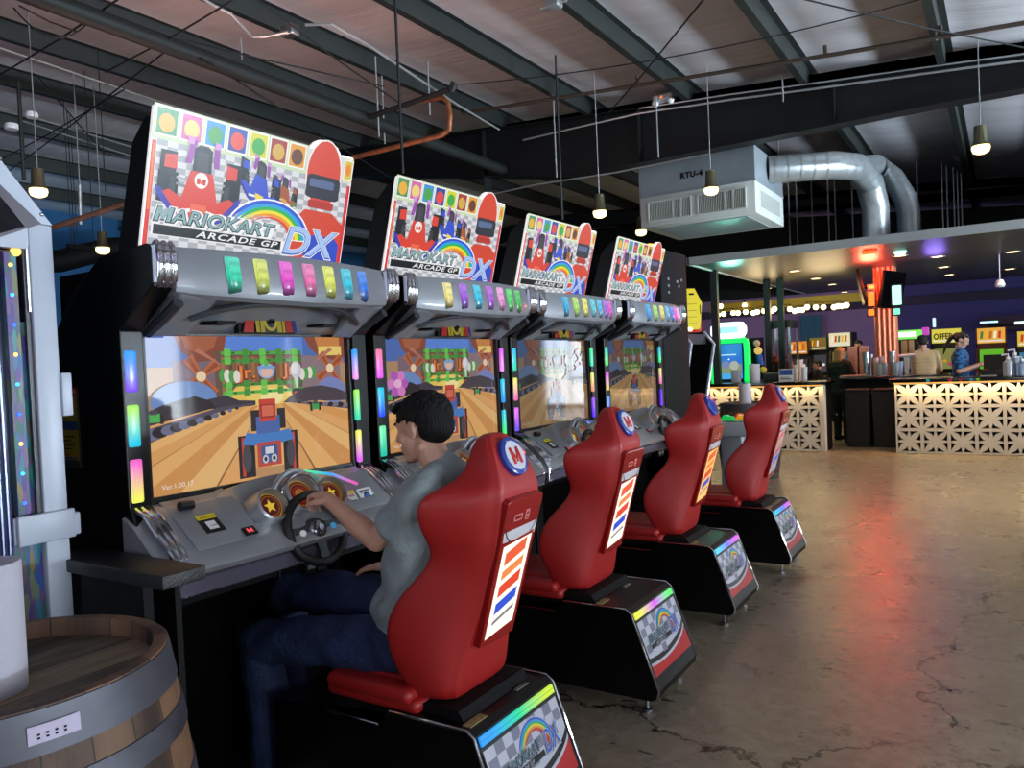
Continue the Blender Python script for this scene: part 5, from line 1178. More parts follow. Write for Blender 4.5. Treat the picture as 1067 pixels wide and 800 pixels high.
bar1=barrel(-1.87,.81,'big wooden wine barrel in the lower left corner, galvanised hoops')
# label sticker on top hoop
m=MB(); q=Vector((-1.87,.81,.905)); 
a=aZ(.905,38,743); an=math.atan2(a.y-.81,a.x+1.87)
for i in range(6):
    a0=an-.13+.26*i/6/1.0; a1=an-.13+.26*(i+1)/6
    rr_=.332+.055*math.sin(PI*.888/.95)+.006; m.poly([(q.x+rr_*math.cos(a0),q.y+rr_*math.sin(a0),.888),(q.x+rr_*math.cos(a1),q.y+rr_*math.sin(a1),.888),(q.x+(rr_-.002)*math.cos(a1),q.y+(rr_-.002)*math.sin(a1),.922),(q.x+(rr_-.002)*math.cos(a0),q.y+(rr_-.002)*math.sin(a0),.922)],mat('label_white','b8aec4',.5))
    rr2=rr_+.0006
    for z in (.896,.903): 
        if i not in (0,5): m.poly([(q.x+rr2*math.cos(a0),q.y+rr2*math.sin(a0),z),(q.x+rr2*math.cos((a0*2+a1)/3),q.y+rr2*math.sin((a0*2+a1)/3),z),(q.x+rr2*math.cos((a0*2+a1)/3),q.y+rr2*math.sin((a0*2+a1)/3),z+.004),(q.x+rr2*math.cos(a0),q.y+rr2*math.sin(a0),z+.004)],BLKM)
build(m,'paper_label',bar1,label='small white printed label on the top hoop')
PAP=mat('paper_towel','b4b0ba',.9,bump=.25,bscale=160)
def roll(x,y,z,label,r=.07,h=.27):
    t=thing('paper_towel_roll',(x,y,z),label,'paper towel'); m=MB()
    m.lathe([(.022,0),(r,0),(r+.001,.004),(r+.001,h-.004),(r-.002,h),(.022,h),(.022,0)],PAP,40,c=(x,y,z)); build(m,'paper',t)
    m=MB(); m.lathe([(.019,.001),(.0225,.001),(.0225,h-.001),(.019,h-.001),(.019,.001)],mat('cardboard_core','6a5038',.9),24,c=(x,y,z)); build(m,'core',t); return t
roll(-1.835,.765,.908,'white paper towel roll standing on the foreground barrel at the left edge',.075,.275)
# wooden drink ledge
m=MB(); m.box((-2.62,1.285,.965),(-2.0,1.425,1.005),mat('ledge_black_wood','121014',.45,bump=.3,bscale=30,stretch=(.2,4,4)),bev=.003); lg=thing('drink_ledge',(-2.3,1.35,0),'narrow black wooden drink ledge between barrel and first cabinet','ledge'); build(m,'ledge_board',lg)
m=MB(); m.box((-2.45,1.30,.0),(-2.12,1.33,.965),BLKM); m.box((-2.45,1.40,0),(-2.12,1.42,.965),BLKM); m.box((-2.45,1.33,.0),(-2.42,1.40,.965),BLKM); build(m,'ledge_support',lg)
# poster on the first cabinet's flank
O_=Vector((-2.895,YN-.002,1.26)); m=MB(); m.box((-2.895,YN-.0025,1.26),(-2.70,YN-.001,1.545),BLKP)
A=Art(O_+Vector((0,-.0015,0)),(1,0,0),(0,0,1),mb=m); pyel=mat('poster_yellow','8a7418',.6); 
A.rect(.004,.004,.191,.281,pyel); A.rect(.004,.255,.191,.281,mat('poster_red','a8281c',.6)); A.rect(.05,.262,.19,.272,mat('poster_orange','c88830',.6)); A.rect(.004,.135,.191,.165,mat('poster_blue','1a3a6a',.6)); A.rect(.004,.004,.191,.03,mat('poster_navy','20242c',.6))
A.text(.03,.215,'ABIERTO AND',.026,BLKM,bold=.0004,sx=.85); A.text(.03,.185,'PROYECTO',.026,BLKM,bold=.0004,sx=.85)
for i in range(4): A.rect(.03,.11-.014*i,.17-.02*(i%2),.114-.014*i,BLKM)
A.rect(.03,.045,.14,.05,mat('poster_red','a8281c',.6)); A.rect(.04,.034,.19,.04,mat('poster_blue','1a3a6a',.6))
single(m,'poster','yellow notice with blue band taped to the first cabinet\'s black flank','poster')
# white prize machine
t=thing('prize_machine',(-2.95,.95,0),'white framed prize machine with holographic LED post at the left edge','arcade machine')
WF=mat('machine_white','aab0bc',.35,var=.04,vscale=6); x0,x1,ya,yb=-3.35,-2.50,.35,1.30
HOLO=bpy.data.materials.new('holographic_film'); HOLO.use_nodes=True; nt=HOLO.node_tree; b=nt.nodes['Principled BSDF']; tc=nt.nodes.new('ShaderNodeTexCoord')
vv=nt.nodes.new('ShaderNodeTexVoronoi'); vv.inputs['Scale'].default_value=48; mp=nt.nodes.new('ShaderNodeMapping'); mp.inputs['Scale'].default_value=(2,2,.35); nt.links.new(tc.outputs['Object'],mp.inputs[0]); nt.links.new(mp.outputs[0],vv.inputs['Vector'])
r=nt.nodes.new('ShaderNodeValToRGB'); e=r.color_ramp.elements
for i,c in enumerate(('183a78','186868','6a5a28','2a2468','5a3068','1c4840')):
    if i>1: e.new(i/6)
for i,c in enumerate(('183a78','186868','6a5a28','2a2468','5a3068','1c4840')): e[i].position=i/6; e[i].color=(*rgb(c),1)
sp2=nt.nodes.new('ShaderNodeSeparateColor'); nt.links.new(vv.outputs['Color'],sp2.inputs[0]); nt.links.new(sp2.outputs[0],r.inputs[0]); nt.links.new(r.outputs[0],b.inputs['Base Color']); b.inputs['Metallic'].default_value=.15; b.inputs['Roughness'].default_value=.4
nt.links.new(r.outputs[0],b.inputs['Emission Color']); b.inputs['Emission Strength'].default_value=.10
# corner post (white) with slanted top
m=MB()
m.box((x1-.07,yb-.07,0),(x1,yb,2.05),WF,bev=.004); m.box((x1-.012,yb-.16,1.08),(x1,yb-.071,1.16),WF); m.box((x1-.012,yb-.16,1.98),(x1-.001,yb-.071,2.06),WF)
m.box((x0,yb-.02,0),(x0+.06,yb,2.3),WF); m.box((x0,ya,0),(x0+.06,ya+.06,2.3),WF); m.box((x1-.07,ya,0),(x1,ya+.07,2.05),WF)
m.box((x1-.02,ya,.0),(x1,yb-.05,.80),WF); m.box((x0,ya,0),(x1-.03,yb-.02,.78),WF); m.box((x1-.012,ya,1.98),(x1,yb-.16,2.05),WF)
m.box((x1-.001,yb-.155,1.075),(x1+.018,yb+.012,1.165),WF,bev=.004); m.box((x1-.05,yb-.012,1.08),(x1+.016,yb+.03,1.15),WF,bev=.006); m.box((x1-.05,yb-.002,1.455),(x1+.010,yb+.03,1.59),WF,bev=.004); build(m,'machine_frame',t)
m=MB(); m.prism([(yb,2.05),(yb-.10,2.05),(yb-.65,2.75),(yb-.55,2.75)],WF,'x',x1-.04,x1+.004); m.prism([(yb-.06,2.055),(ya,2.055),(ya,2.7),(yb-.55,2.7)],mat('tinted_side_glass','15141a',.1,coat=1),'x',x1-.03,x1-.02)
m.prism([(yb,2.05),(yb-.02,2.05),(yb-.57,2.75),(yb-.55,2.75)],WF,'x',x0,x1); 
for dy,dz in ((.03,.05),(.14,.2),(.30,.42)): m.ball((x1,yb-dy,2.03+dz),.008,STL,6)
build(m,'slanted_top',t)
m=MB(); m.box((x1-.03,yb-.17,1.97),(x1-.002,yb-.072,2.055),WF); build(m,'top_rail',t)
m=MB(); a_=[aX(x1+.006,px,py) for px,py in ((-60,128),(0,192),(43,233),(0,247),(-60,262))]; m.add([p for p in a_]+[p-Vector((.01,0,0)) for p in a_],[(0,1,2,3,4),(9,8,7,6,5)]+[(i,(i+1)%5,(i+1)%5+5,i+5) for i in range(5)],mat('mauve_panel','4a424c',.4)); b2=[aX(x1+.008,px,py) for px,py in ((-60,150),(0,204),(26,236),(0,243),(-60,257))]; m.poly(b2,mat('tinted_side_glass','15141a',.1,coat=1)); build(m,'slanted_window',t)
m=MB(); m.box((x1-.05,yb-.155,1.16),(x1-.045,yb-.055,1.98),mat('mirror_strip','50505a',.1,.9)); m.box((x1-.045,yb-.135,1.16),(x1-.02,yb-.10,1.96),HOLO); m.box((x1-.045,yb-.1,1.16),(x1-.03,yb-.075,1.75),HOLO)
m.box((x1-.05,yb-.155,.80),(x1-.03,yb-.055,1.08),HOLO); 
for i in range(9): m.ball((x1-.018,yb-.118,1.2+.09*i),.006,glow(('3060ff','40a0ff','f0c060')[i%3],3),6)
m.ball((x1-.02,yb-.10,1.962),.015,glow('ffd070',1.6),8)
build(m,'light_post',t)
m=MB(); m.box((x1-.02,yb-.085,1.16),(x1-.012,yb-.05,1.98),mat('dark_hatch','2a2630',.4)); m.box((x1-.018,yb-.078,1.78),(x1-.006,yb-.055,1.97),STL); build(m,'lock_plate',t)
m=MB(); m.box((x1-.012,ya+.07,.82),(x1-.008,yb-.16,1.98),mat('side_window','2c3048',.08,.0,coat=1,emit=.05,ecol='4050a0')); 
for i in range(7): m.box((x1-.006,yb-.17-.018*i,.82),(x1+.0,yb-.175-.018*i,1.98),mat('window_rail','8088a0',.3,.8))
build(m,'side_window',t)
m=MB(); m.box((x0+.06,yb-.014,.8),(x1-.07,yb-.01,2.03),mat('rear_panel_dark','18161c',.3)); build(m,'end_panel',t)
# ================================================================ bar
BLKG=mat('bar_top_black','0a0a0c',.12,coat=.6); BLOCK=mat('breeze_block_paint','cfc6b8',.7,bump=.2,bscale=60)
def block_mesh(s,dep):
    """one breeze block: square frame, eight leaf blades meeting at the centre; local origin lower-left, front at y=0"""
    m=MB(); f=.022; c=s/2
    for a,b_ in (((0,0,0),(s,dep,f)),((0,0,s-f),(s,dep,s)),((0,0,f),(f,dep,s-f)),((s-f,0,f),(s,dep,s-f))): m.box(a,b_,BLOCK)
    for k in range(8):
        a=k*PI/4; L_=(s/2-f*.5)*(1.0 if k%2==0 else 1.33); w=.024 if k%2==0 else .040
        P=[(c,c)]; 
        pts=[(0,0),(L_*.25,w*.8),(L_*.55,w),(L_*.85,w*.55),(L_,.006),(L_,-.006),(L_*.85,-w*.55),(L_*.55,-w),(L_*.25,-w*.8)]
        m.prism([(c+x*math.cos(a)-y*math.sin(a),c+x*math.sin(a)+y*math.cos(a)) for x,y in pts],BLOCK,'y',.004,dep-.004)
    for sx in (0,1):
        for sy in (0,1):
            q=.075; p=[(f,f),(f+q*.0+.03,f),(f,f+.03)]; p=[(x if sx==0 else s-x,z if sy==0 else s-z) for x,z in p]; m.prism(p,BLOCK,'y',0,dep)
    me_o=build(m,'breeze_block',None,org=(0,0,0)); me=me_o.data; bpy.data.objects.remove(me_o); return me
BS=.343; BM=block_mesh(BS,.09)
def counter(x0,x1,Yf,cols,xs,label,dep=.62,warm=20,post=None):
    t=thing('bar_counter',((x0+x1)/2,Yf,0),label,'bar counter','block-fronted bar counters'); o=ORG[t.name]
    m=MB(); m.box((x0-.06,Yf-.15,1.045),(x1+.06,Yf+dep,1.10),BLKG,bev=.01); build(m,'counter_top',t)
    m=MB(); m.box((x0,Yf+.16,0),(x1,Yf+dep-.05,1.04),BLKM); build(m,'counter_body',t)
    m=MB(); m.box((x0,Yf-.145,1.030),(x1,Yf-.137,1.044),glow('ffb850',1.2)); build(m,'led_strip',t)
    for i in range(cols):
        for j in range(3):
            b=bpy.data.objects.new('breeze_block',BM); COL.objects.link(b); b.parent=t; b.location=Vector((xs+BS*i,Yf,.005+BS*j))-Vector(o)
    if post:
        m=MB(); m.box((post[0],Yf-.01,0),(post[1],Yf+.15,1.04),BLOCK); build(m,'end_post',t)
    area('bar_led_light',((x0+x1)/2,Yf-.078,1.035),(R(-12),0,0),x1-x0,.11,warm,(1,.68,.30)); return t
rc=counter(-1.40,1.01,12.75,7,-1.40,'black-topped bar counter at the right with lit white breeze-block front',warm=20)
counter(-4.75,-2.39,12.75,7,-4.79-.06,'black-topped bar counter at the left, behind the farthest red seat',warm=13,post=(-2.449,-2.39))
# island
t=thing('bar_island',(-1.8,14.3,0),'dark bar island crowded with cups between the two counters','bar island')
m=MB(); m.box((-2.30,13.95,0),(-1.0,14.7,1.06),BLKM); build(m,'island_body',t)
m=MB(); m.box((-2.36,13.88,1.06),(-.94,14.76,1.11),mat('island_top','1a1816',.2,coat=.4),bev=.01); build(m,'island_top',t)
BINM=mat('bin_black','060607',.45)
for k,x in enumerate((-2.02,-1.62)):
    tb=thing('waste_bin',(x,13.6,0),['black waste bin in front of the bar island, the left one','black waste bin in front of the bar island, the right one'][k],'bin','black bins by the bar')
    m=MB(); m.loft([[Vector((x+a*w,13.6+b_*w*.9,z)) for a,b_ in ((-1,-1),(1,-1),(1,1),(-1,1))] for w,z in ((.17,0),(.185,.84),(.192,.84),(.192,.88))],BINM,smooth=False); build(m,'bin_body',tb,bevel=.01)
    m=MB(); m.box((x-.18,13.43,.88),(x+.18,13.77,.93),BINM,bev=.015); build(m,'bin_lid',tb)
# canopy
CX0,CX1,CY0,CY1,CZ=-4.10,7.3,11.75,20.0,3.0
PERF=bpy.data.materials.new('perforated_metal_ceiling'); PERF.use_nodes=True; nt=PERF.node_tree; b=nt.nodes['Principled BSDF']; b.inputs['Metallic'].default_value=.45; b.inputs['Roughness'].default_value=.38
tc=nt.nodes.new('ShaderNodeTexCoord'); br=nt.nodes.new('ShaderNodeTexBrick'); br.inputs['Scale'].default_value=1; br.offset=0; br.inputs['Brick Width'].default_value=.6; br.inputs['Row Height'].default_value=1.2; br.inputs['Mortar Size'].default_value=.008
for k,c in (('Color1','404244'),('Color2','38393b'),('Mortar','202224')): br.inputs[k].default_value=(*rgb(c),1)
nt.links.new(tc.outputs['Object'],br.inputs['Vector']); nt.links.new(br.outputs['Color'],b.inputs['Base Color'])
n=nt.nodes.new('ShaderNodeTexNoise'); n.inputs['Scale'].default_value=7; n.inputs['Detail'].default_value=5; bp=nt.nodes.new('ShaderNodeBump'); bp.inputs['Strength'].default_value=.35; bp.inputs['Distance'].default_value=.02; nt.links.new(tc.outputs['Object'],n.inputs['Vector']); nt.links.new(n.outputs['Fac'],bp.inputs['Height']); nt.links.new(bp.outputs[0],b.inputs['Normal'])
t=thing('bar_canopy',(0,15,CZ),'suspended metal canopy over the bar with recessed lamps','canopy')
m=MB(); m.box((CX0,CY0,CZ),(CX1,CY1,CZ+.06),PERF); build(m,'canopy_ceiling',t)
m=MB(); ED=mat('canopy_edge','a0a4a2',.4,.5); m.box((CX0-.03,CY0-.04,CZ-.02),(CX1,CY0,CZ+.10),ED); m.box((CX0-.04,CY0-.04,CZ-.02),(CX0,CY1,CZ+.10),ED); build(m,'canopy_edge',t)
for i,(px,py) in enumerate(((828,282),(850,290),(867,296),(977,267),(983,278),(989,286),(800,300),(880,304),(1055,262),(1052,280),(938,266))):
    q=aZ(CZ,px,py)
    m=MB(); m.lathe([(.0,-.004),(.085,-.004),(.09,-.012),(.11,-.012),(.115,0)],ED,20,c=(q.x,q.y,CZ)); m.lathe([(.001,-.006),(.085,-.006)],glow('ffd890',8),20,c=(q.x,q.y,CZ)); build(m,'recessed_lamp',t,recalc=False)
    l=bpy.data.lights.new('canopy_spot','SPOT'); l.energy=30; l.color=(1,.72,.42); l.spot_size=R(110); l.spot_blend=.7; l.shadow_soft_size=.08; o=bpy.data.objects.new('canopy_spot',l); COL.objects.link(o); o.location=(q.x,q.y,CZ-.05)
for x in (-3.4,-1.2,.8):
    l=bpy.data.lights.new('canopy_front_spot','SPOT'); l.energy=38; l.color=(1,.70,.40); l.spot_size=R(120); l.spot_blend=.8; l.shadow_soft_size=.1; o=bpy.data.objects.new('canopy_front_spot',l); COL.objects.link(o); o.location=(x,CY0+.3,CZ-.05)
# posts
for Yp,px,nm in ((12.9,745.5,'square black canopy post behind the green-lit machine'),(15.5,800,'slim dark post behind the left bar counter, left one'),(15.5,814,'slim dark post behind the left bar counter, right one')):
    q=aY(Yp,px,330); m=MB(); m.box((q.x-.055,Yp-.05,0),(q.x+.055,Yp+.05,CZ),mat('post_black','101012',.4)); single(m,'canopy_post',nm,'post','canopy posts')
# copper pillar with screens
xa=aY(15.2,912,350).x; xb=aY(15.2,933,350).x; xc=(xa+xb)/2; hw=(xb-xa)/2
t=thing('corrugated_pillar',(xc,15.4,0),'copper corrugated pillar rising behind the cups','pillar'); m=MB(); pts=[]
for s0,(ax_,ay,bx_,by) in enumerate(((-hw,-hw,hw,-hw),(hw,-hw,hw,hw),(hw,hw,-hw,hw),(-hw,hw,-hw,-hw))):
    nx,ny=[(0,-1),(1,0),(0,1),(-1,0)][s0]
    for i in range(16):
        u=i/16; k=.014*(1 if (i//2)%2 else 0); pts.append((xc+ax_+(bx_-ax_)*u+nx*k,15.4+ay+(by-ay)*u+ny*k))
m.prism(pts,mat('copper_sheet','b4684a',.4,.6,emit=.05,ecol='d86a48'),'z',0,CZ); build(m,'copper_cladding',t)
def tv(c,yaw,tilt,w,h,label,on_=None):
    c=Vector(c); t=thing('wall_television',c,label,'television','televisions around the copper pillar'); Mx=Matrix.Translation(c)@Euler((R(tilt),0,R(yaw))).to_matrix().to_4x4()
    m=MB(); m.box((-w/2,-.02,-h/2),(w/2,.03,h/2),mat('tv_case','060606',.5,spec=.1),Mx); build(m,'housing',t,bevel=.006)
    m=MB(); m.box((-w/2+.015,-.024,-h/2+.015),(w/2-.015,-.021,h/2-.015),mat('tv_glass','040405',.3,spec=.04),Mx); build(m,'screen',t)
    m=MB(); m.tube([Mx@Vector((0,.03,0)),Mx@Vector((0,.16,0))],.03,BLKP); build(m,'bracket',t)
q=aY(14.9,897,300); tv((q.x,14.9,q.z),-80,12,.9,.60,'black television hung left of the copper pillar, seen edge on')
q=aY(14.9,930,302); tv((q.x+.0,14.9,q.z),76,10,.95,.64,'black television on the right side of the copper pillar')
def lamp_sign(px0,py0,px1,py1,Y,col,s,name,label,r=.03):
    a=aY(Y,px0,py1); b_=aY(Y,px1,py0); m=MB(); m.box((min(a.x,b_.x)-.02,Y,min(a.z,b_.z)-.02),(max(a.x,b_.x)+.02,Y+.05,max(a.z,b_.z)+.02),BLKP); m.box((min(a.x,b_.x),Y-.03,min(a.z,b_.z)),(max(a.x,b_.x),Y,max(a.z,b_.z)),glow(col,s),bev=r); return single(m,name,label,'sign')
lamp_sign(905,304,911,319,14.6,'ff4a18',6,'neon_sign','tall orange neon bar glowing on the pillar'); lamp_sign(905,297,911,301,14.6,'ff6a20',5,'neon_sign','small orange neon dot above the tall neon bar'); lamp_sign(905,322,911,329,14.6,'ff5a18',4,'neon_sign','small orange neon dot below the tall neon bar')
lamp_sign(930,297,939,318,14.55,'b8fff0',1.6,'lit_menu_sign','pale green lit vertical menu sign right of the pillar'); lamp_sign(931,321,938,328,14.55,'88e8d0',1.2,'lit_menu_sign','small pale green lit sign under the vertical menu')
def plight(loc,e,c,r=.15,nm='accent_light'):
    l=bpy.data.lights.new(nm,'POINT'); l.energy=e; l.color=c; l.shadow_soft_size=r; o=bpy.data.objects.new(nm,l); COL.objects.link(o); o.location=loc
q=aY(14.4,906,300); plight((q.x,14.4,q.z+.1),90,(1,.10,.05)); 
q=aZ(2.8,762,292); plight((q.x,q.y,2.7),30,(.25,1,.75)); q=aY(14.3,975,300); plight((q.x,14.3,2.75),8,(.3,.2,1))
m=MB(); q=aZ(CZ,906,262); m.lathe([(.001,-.05),(.09,-.05),(.11,0)],glow('ff3a14',6),16,c=(q.x,q.y,CZ)); single(m,'red_ceiling_lamp','red lamp on the canopy above the televisions','lamp')
m=MB(); q=aZ(CZ,938,262); m.lathe([(.001,-.04),(.07,-.04),(.09,0)],glow('a0ffe8',3),16,c=(q.x,q.y,CZ)); single(m,'teal_ceiling_lamp','pale teal lamp on the canopy right of the red one','lamp')
# string lights on yellow beam
a=aY(17.0,740,325); b_=aY(17.0,1000,311); m=MB(); m.box((a.x,16.95,a.z-.02),(b_.x-1.2,17.05,a.z+.16),mat('yellow_beam','6a5e10',.6,emit=.05,ecol='c8b018')); single(m,'yellow_beam','yellow painted beam carrying the string lights','beam')
m=MB(); pts=[]
SB=[(748,328),(754,327),(764,326),(769,326),(777,325),(785,326),(789,325),(796,324),(804,324),(807,322),(813,323),(823,322),(828,324),(832,323),(836,323),(841,320),(850,320),(858,320),(869,320),(873,319),(877,319),(882,318),(751,319),(776,318)]
for i,(px,py) in enumerate(SB):
    Yb=16.4+.25*(i%3); q=aY(Yb,px,py); pts.append(q)
    m=MB(); m.ball(q,.055,glow('ffdc90',6),8); m.lathe([(.02,.05),(.025,.10),(.001,.10)],BLKP,10,c=q); single(m,'string_bulb','round warm bulb of the string lights under the yellow beam','bulb','warm string-light bulbs')
m=MB(); m.tube([p+Vector((0,.0,.10)) for p in sorted(pts[:22],key=lambda v:v.x)],.008,BLKP,5); single(m,'string_light_cable','black cable linking the warm string bulbs','cable')
plight((aY(15.8,800,330).x,15.8,2.4),30,(1,.75,.4),.4,'string_glow'); plight((aY(15.8,860,325).x,15.8,2.4),24,(1,.75,.4),.4,'string_glow')
# generic upright arcade
def arcade(px0,px1,ytop,Y,body,marq,scr,label,words=None,h=None,name='arcade_cabinet',sy=None):
    a=aY(Y,px0,ytop); b_=aY(Y,px1,ytop); x0,x1=a.x,b_.x; H=h or a.z; t=thing(name,((x0+x1)/2,Y+.35,0),label,'arcade machine'); BD=mat('arcade_body_'+body,body,.4)
    pr_=[(Y,0),(Y,.75),(Y-.18,.85),(Y-.18,.95),(Y+.08,1.05),(Y+.2,H-.38),(Y+.02,H-.30),(Y+.02,H),(Y+.75,H),(Y+.75,0)]
    for u0,u1 in ((x0,x0+.03),(x1-.03,x1)):
        m=MB(); m.prism(pr_,BD,'x',u0,u1); build(m,'side_panel',t)
    m=MB(); m.box((x0+.03,Y+.25,0),(x1-.03,Y+.74,H-.02),BD); m.box((x0+.03,Y+.02,0),(x1-.03,Y+.26,.8),BD); build(m,'cabinet_body',t)
    m=MB(); m.prism([(Y-.16,.86),(Y-.16,.94),(Y+.1,1.03),(Y+.1,.9)],BLKP,'x',x0+.03,x1-.03); m.tube([((x0+x1)/2-.1,Y-.05,.97),((x0+x1)/2-.1,Y-.05,1.06)],.012,BLKP); m.ball(((x0+x1)/2-.1,Y-.05,1.07),.022,glow('d02020',.4),6)
    for k in range(3): m.lathe([(.001,.015),(.015,.015),(.017,0)],glow(('e0e0e0','3060e0','e0c020')[k],.5),10,c=((x0+x1)/2+.04+.05*k,Y-.06,.965))
    build(m,'control_panel',t)
    m=MB(); m.box((x0+.03,Y+.0,H-.30),(x1-.03,Y+.02,H-.01),glow(marq,.85)); A=Art(((x0+.03),Y-.001,H-.30),(1,0,0),(0,0,1),mb=m,step=.002); W_=x1-x0-.06
    A.rect(W_*.04,.03,W_*.96,.06,glow('f0f0e8',.8)); 
    if words: A.text(W_*.06,.08,words,.17,glow('30260a',.5),bold=.006,sx=W_/(.13*len(words)*1.15))
    else:
        for k in range(5): A.poly([(W_*(.1+.16*k),.09),(W_*(.2+.16*k),.09),(W_*(.23+.16*k),.23),(W_*(.13+.16*k),.23)],glow(('b86a18','f8f0d0','c83a20','3a7a3a','f0b030')[(k+len(label))%5],.9))
    build(m,'marquee',t,recalc=False)
    m=MB(); m.add([(x0+.06,Y+.08,1.08),(x1-.06,Y+.08,1.08),(x1-.06,Y+.19,H-.42),(x0+.06,Y+.19,H-.42)],[(0,1,2,3)],glow(scr,.8)); A=Art((x0+.06,Y+.078,1.08),(1,0,0),(0,.11,H-1.5),mb=m,step=.003)
    for k in range(4): A.disc((x1-x0-.12)*(.2+.2*k),.1+.07*(k%2),.035,glow(('e8e8e8','2c3c9a','e8a020','c02a6a')[(k+len(label))%4],.8),n=10)
    build(m,'screen',t,recalc=False); return t
arcade(862,887,347,18.2,'14141a','f4e6b8','6a5a3a','arcade cabinet with cream lit marquee behind the blonde woman')
arcade(969,1003,343,18.6,'121216','e8d850','8a8a4a','arcade cabinet lettered OFFER behind the man in beige','OFFER')
arcade(1016,1049,342,17.6,'5a2416','f4b040','6ac030','arcade cabinet with orange marquee and green screen behind the woman')
arcade(1058,1092,345,18.0,'14161c','e8c040','3a7aa0','arcade cabinet with yellow marquee at the right edge')
arcade(820,842,356,19.0,'101014','e88a28','30303a','dark arcade cabinet with orange strip behind the left counter')
arcade(842,862,352,19.4,'0e0e12','7a6a20','404048','dark arcade cabinet left of the cream-marquee one')
# green oval lit sign
q0=aY(16.5,931,354); q1=aY(16.5,962,343); cx,cz=(q0.x+q1.x)/2,(q0.z+q1.z)/2; hw,hh=(q1.x-q0.x)/2,(q1.z-q0.z)/2
t=thing('drink_fridge',(cx,16.9,0),'drinks machine topped by a green and white lit sign','machine'); m=MB(); m.box((cx-hw*.9,16.55,0),(cx+hw*.9,17.2,q0.z),BLKP); build(m,'machine_body',t,bevel=.02)
m=MB(); m.box((q0.x,16.45,q0.z),(q1.x,16.6,q1.z),glow('7ae060',1.2),bev=.05); m.box((q0.x+hw*.3,16.44,q0.z+hh*.5),(q1.x-hw*.5,16.452,q1.z-hh*.4),glow('f4fff0',1.6)); m.box((q1.x-.02,16.45,cz-.03),(q1.x+.1,16.5,cz+.12),glow('d050c0',.9),bev=.02); build(m,'lit_topper',t)
# wall window / hanging fixtures on navy wall
a=aY(23.5,1023,345); b_=aY(23.5,1062,328); m=MB(); m.box((a.x,23.5,a.z),(b_.x+1.5,23.9,b_.z),mat('maroon_box','2c1018',.6)); m.box((a.x+.15,23.45,a.z+.1),(b_.x+1.4,23.5,b_.z-.2),BLKM); single(m,'maroon_soffit','dark maroon boxed recess on the navy wall','soffit')
for i,(x0_,y0_,x1_,y1_,c) in enumerate(((1021,334,1040,337,'b8e0ff'),(1057,334,1075,338,'d8f0ff'))): lamp_sign(x0_,y0_,x1_,y1_,20.5,c,1.6,'tube_light',['blue-white tube light over the orange-marquee arcade','blue-white tube light at the right edge'][i],.02)
lamp_sign(972,331,975,341,20.5,'c8d8ff',1.3,'tube_light','short upright blue-white tube light on the navy wall',.01)
a=aY(22.5,786,347); b_=aY(22.5,800,327)
a=aY(23.8,837,360); b_=aY(23.8,853,328); m=MB(); 
for i in range(8): m.tube([(a.x+(b_.x-a.x)*i/7,23.75,a.z),(a.x+(b_.x-a.x)*i/7,23.75,b_.z)],.06,mat('teal_curtain','22585e',.8),8)
single(m,'teal_curtain','teal curtain hanging against the purple wall','curtain')
q=aY(15,1042,290+7); m=MB(); m.tube([(q.x,15,q.z),(q.x,15,CZ)],.008,WHT,6); m.lathe([(.001,.10),(.05,.08),(.075,0),(.06,-.03),(.001,-.03)],mat('spot_white','c8c8cc',.4),14,c=q); single(m,'hanging_spotlight','small white spotlight hanging under the canopy at the right','spotlight')
# green glowing machine
Yg=13.7; q0=aY(Yg,741,400); q1=aY(Yg,779,352); q2=aY(Yg,779,334); x0,x1=q0.x,q1.x; cx=(x0+x1)/2; GR='18e060'
t=thing('green_lit_machine',(cx,Yg+.3,0),'arcade machine outlined in glowing green with a white lit pill on top','arcade machine')
m=MB(); m.box((x0+.06,Yg+.08,0),(x1-.06,Yg+.7,q1.z-.03),BLKP); build(m,'machine_body',t)
for u in (x0+.05,x1-.05):
    m=MB(); m.tube([(u,Yg+.05,1.1),(u+(.03 if u>cx else -.03),Yg+.02,1.35),(u+(.03 if u>cx else -.03),Yg+.02,q1.z-.18),(u,Yg+.04,q1.z-.02)],[.05,.06,.06,.05],glow(GR,1.4),12); build(m,'green_light_tube',t)
m=MB(); m.tube([(x0+.05,Yg+.04,q1.z-.03),(x1-.05,Yg+.04,q1.z-.03)],.05,glow(GR,1.4),12); build(m,'green_light_tube',t)
m=MB(); m.box((x0+.12,Yg+.0,1.14),(x1-.12,Yg+.05,q1.z-.09),glow('2a7ad8',.9)); A=Art((x0+.12,Yg-.001,1.14),(1,0,0),(0,0,1),mb=m,step=.002); W_=x1-x0-.24; A.rect(0,.0,W_,.10,glow('48a8e8',1)); A.rect(0,.10,W_,.26,glow('8a9a78',.9)); A.disc(W_*.35,.26,.07,glow('7a8ab8',.9)); A.disc(W_*.7,.24,.08,glow('b0b8a8',.9)); A.rect(W_*.2,.42,W_*.8,.44,glow('c0e0ff',1)); A.disc(W_*.5,.35,.015,glow('e8f4ff',1.2)); build(m,'screen',t,recalc=False)
m=MB(); hz=(q1.z+q2.z)/2; rr_=(q2.z-q1.z)/2*.95; m.loft([[Vector((xx,Yg+yy*s,hz+zz*s)) for yy,zz in [(math.cos(R(a_))*.09,math.sin(R(a_))*rr_) for a_ in range(0,360,30)]] for xx,s in ((x0+.04,.6),(x0+.08,.9),(x0+.16,1),(x1-.14,1),(x1-.06,.9),(x1-.02,.5))],glow('e0fcff',2.2)); m.box((x0+.18,Yg-.10,hz-.05),(x1-.14,Yg-.085,hz+.06),glow('9adfe8',1.4),bev=.02); build(m,'lit_pill_topper',t)
plight((cx,Yg-.25,1.7),7,(.15,1,.35),.2,'green_glow')
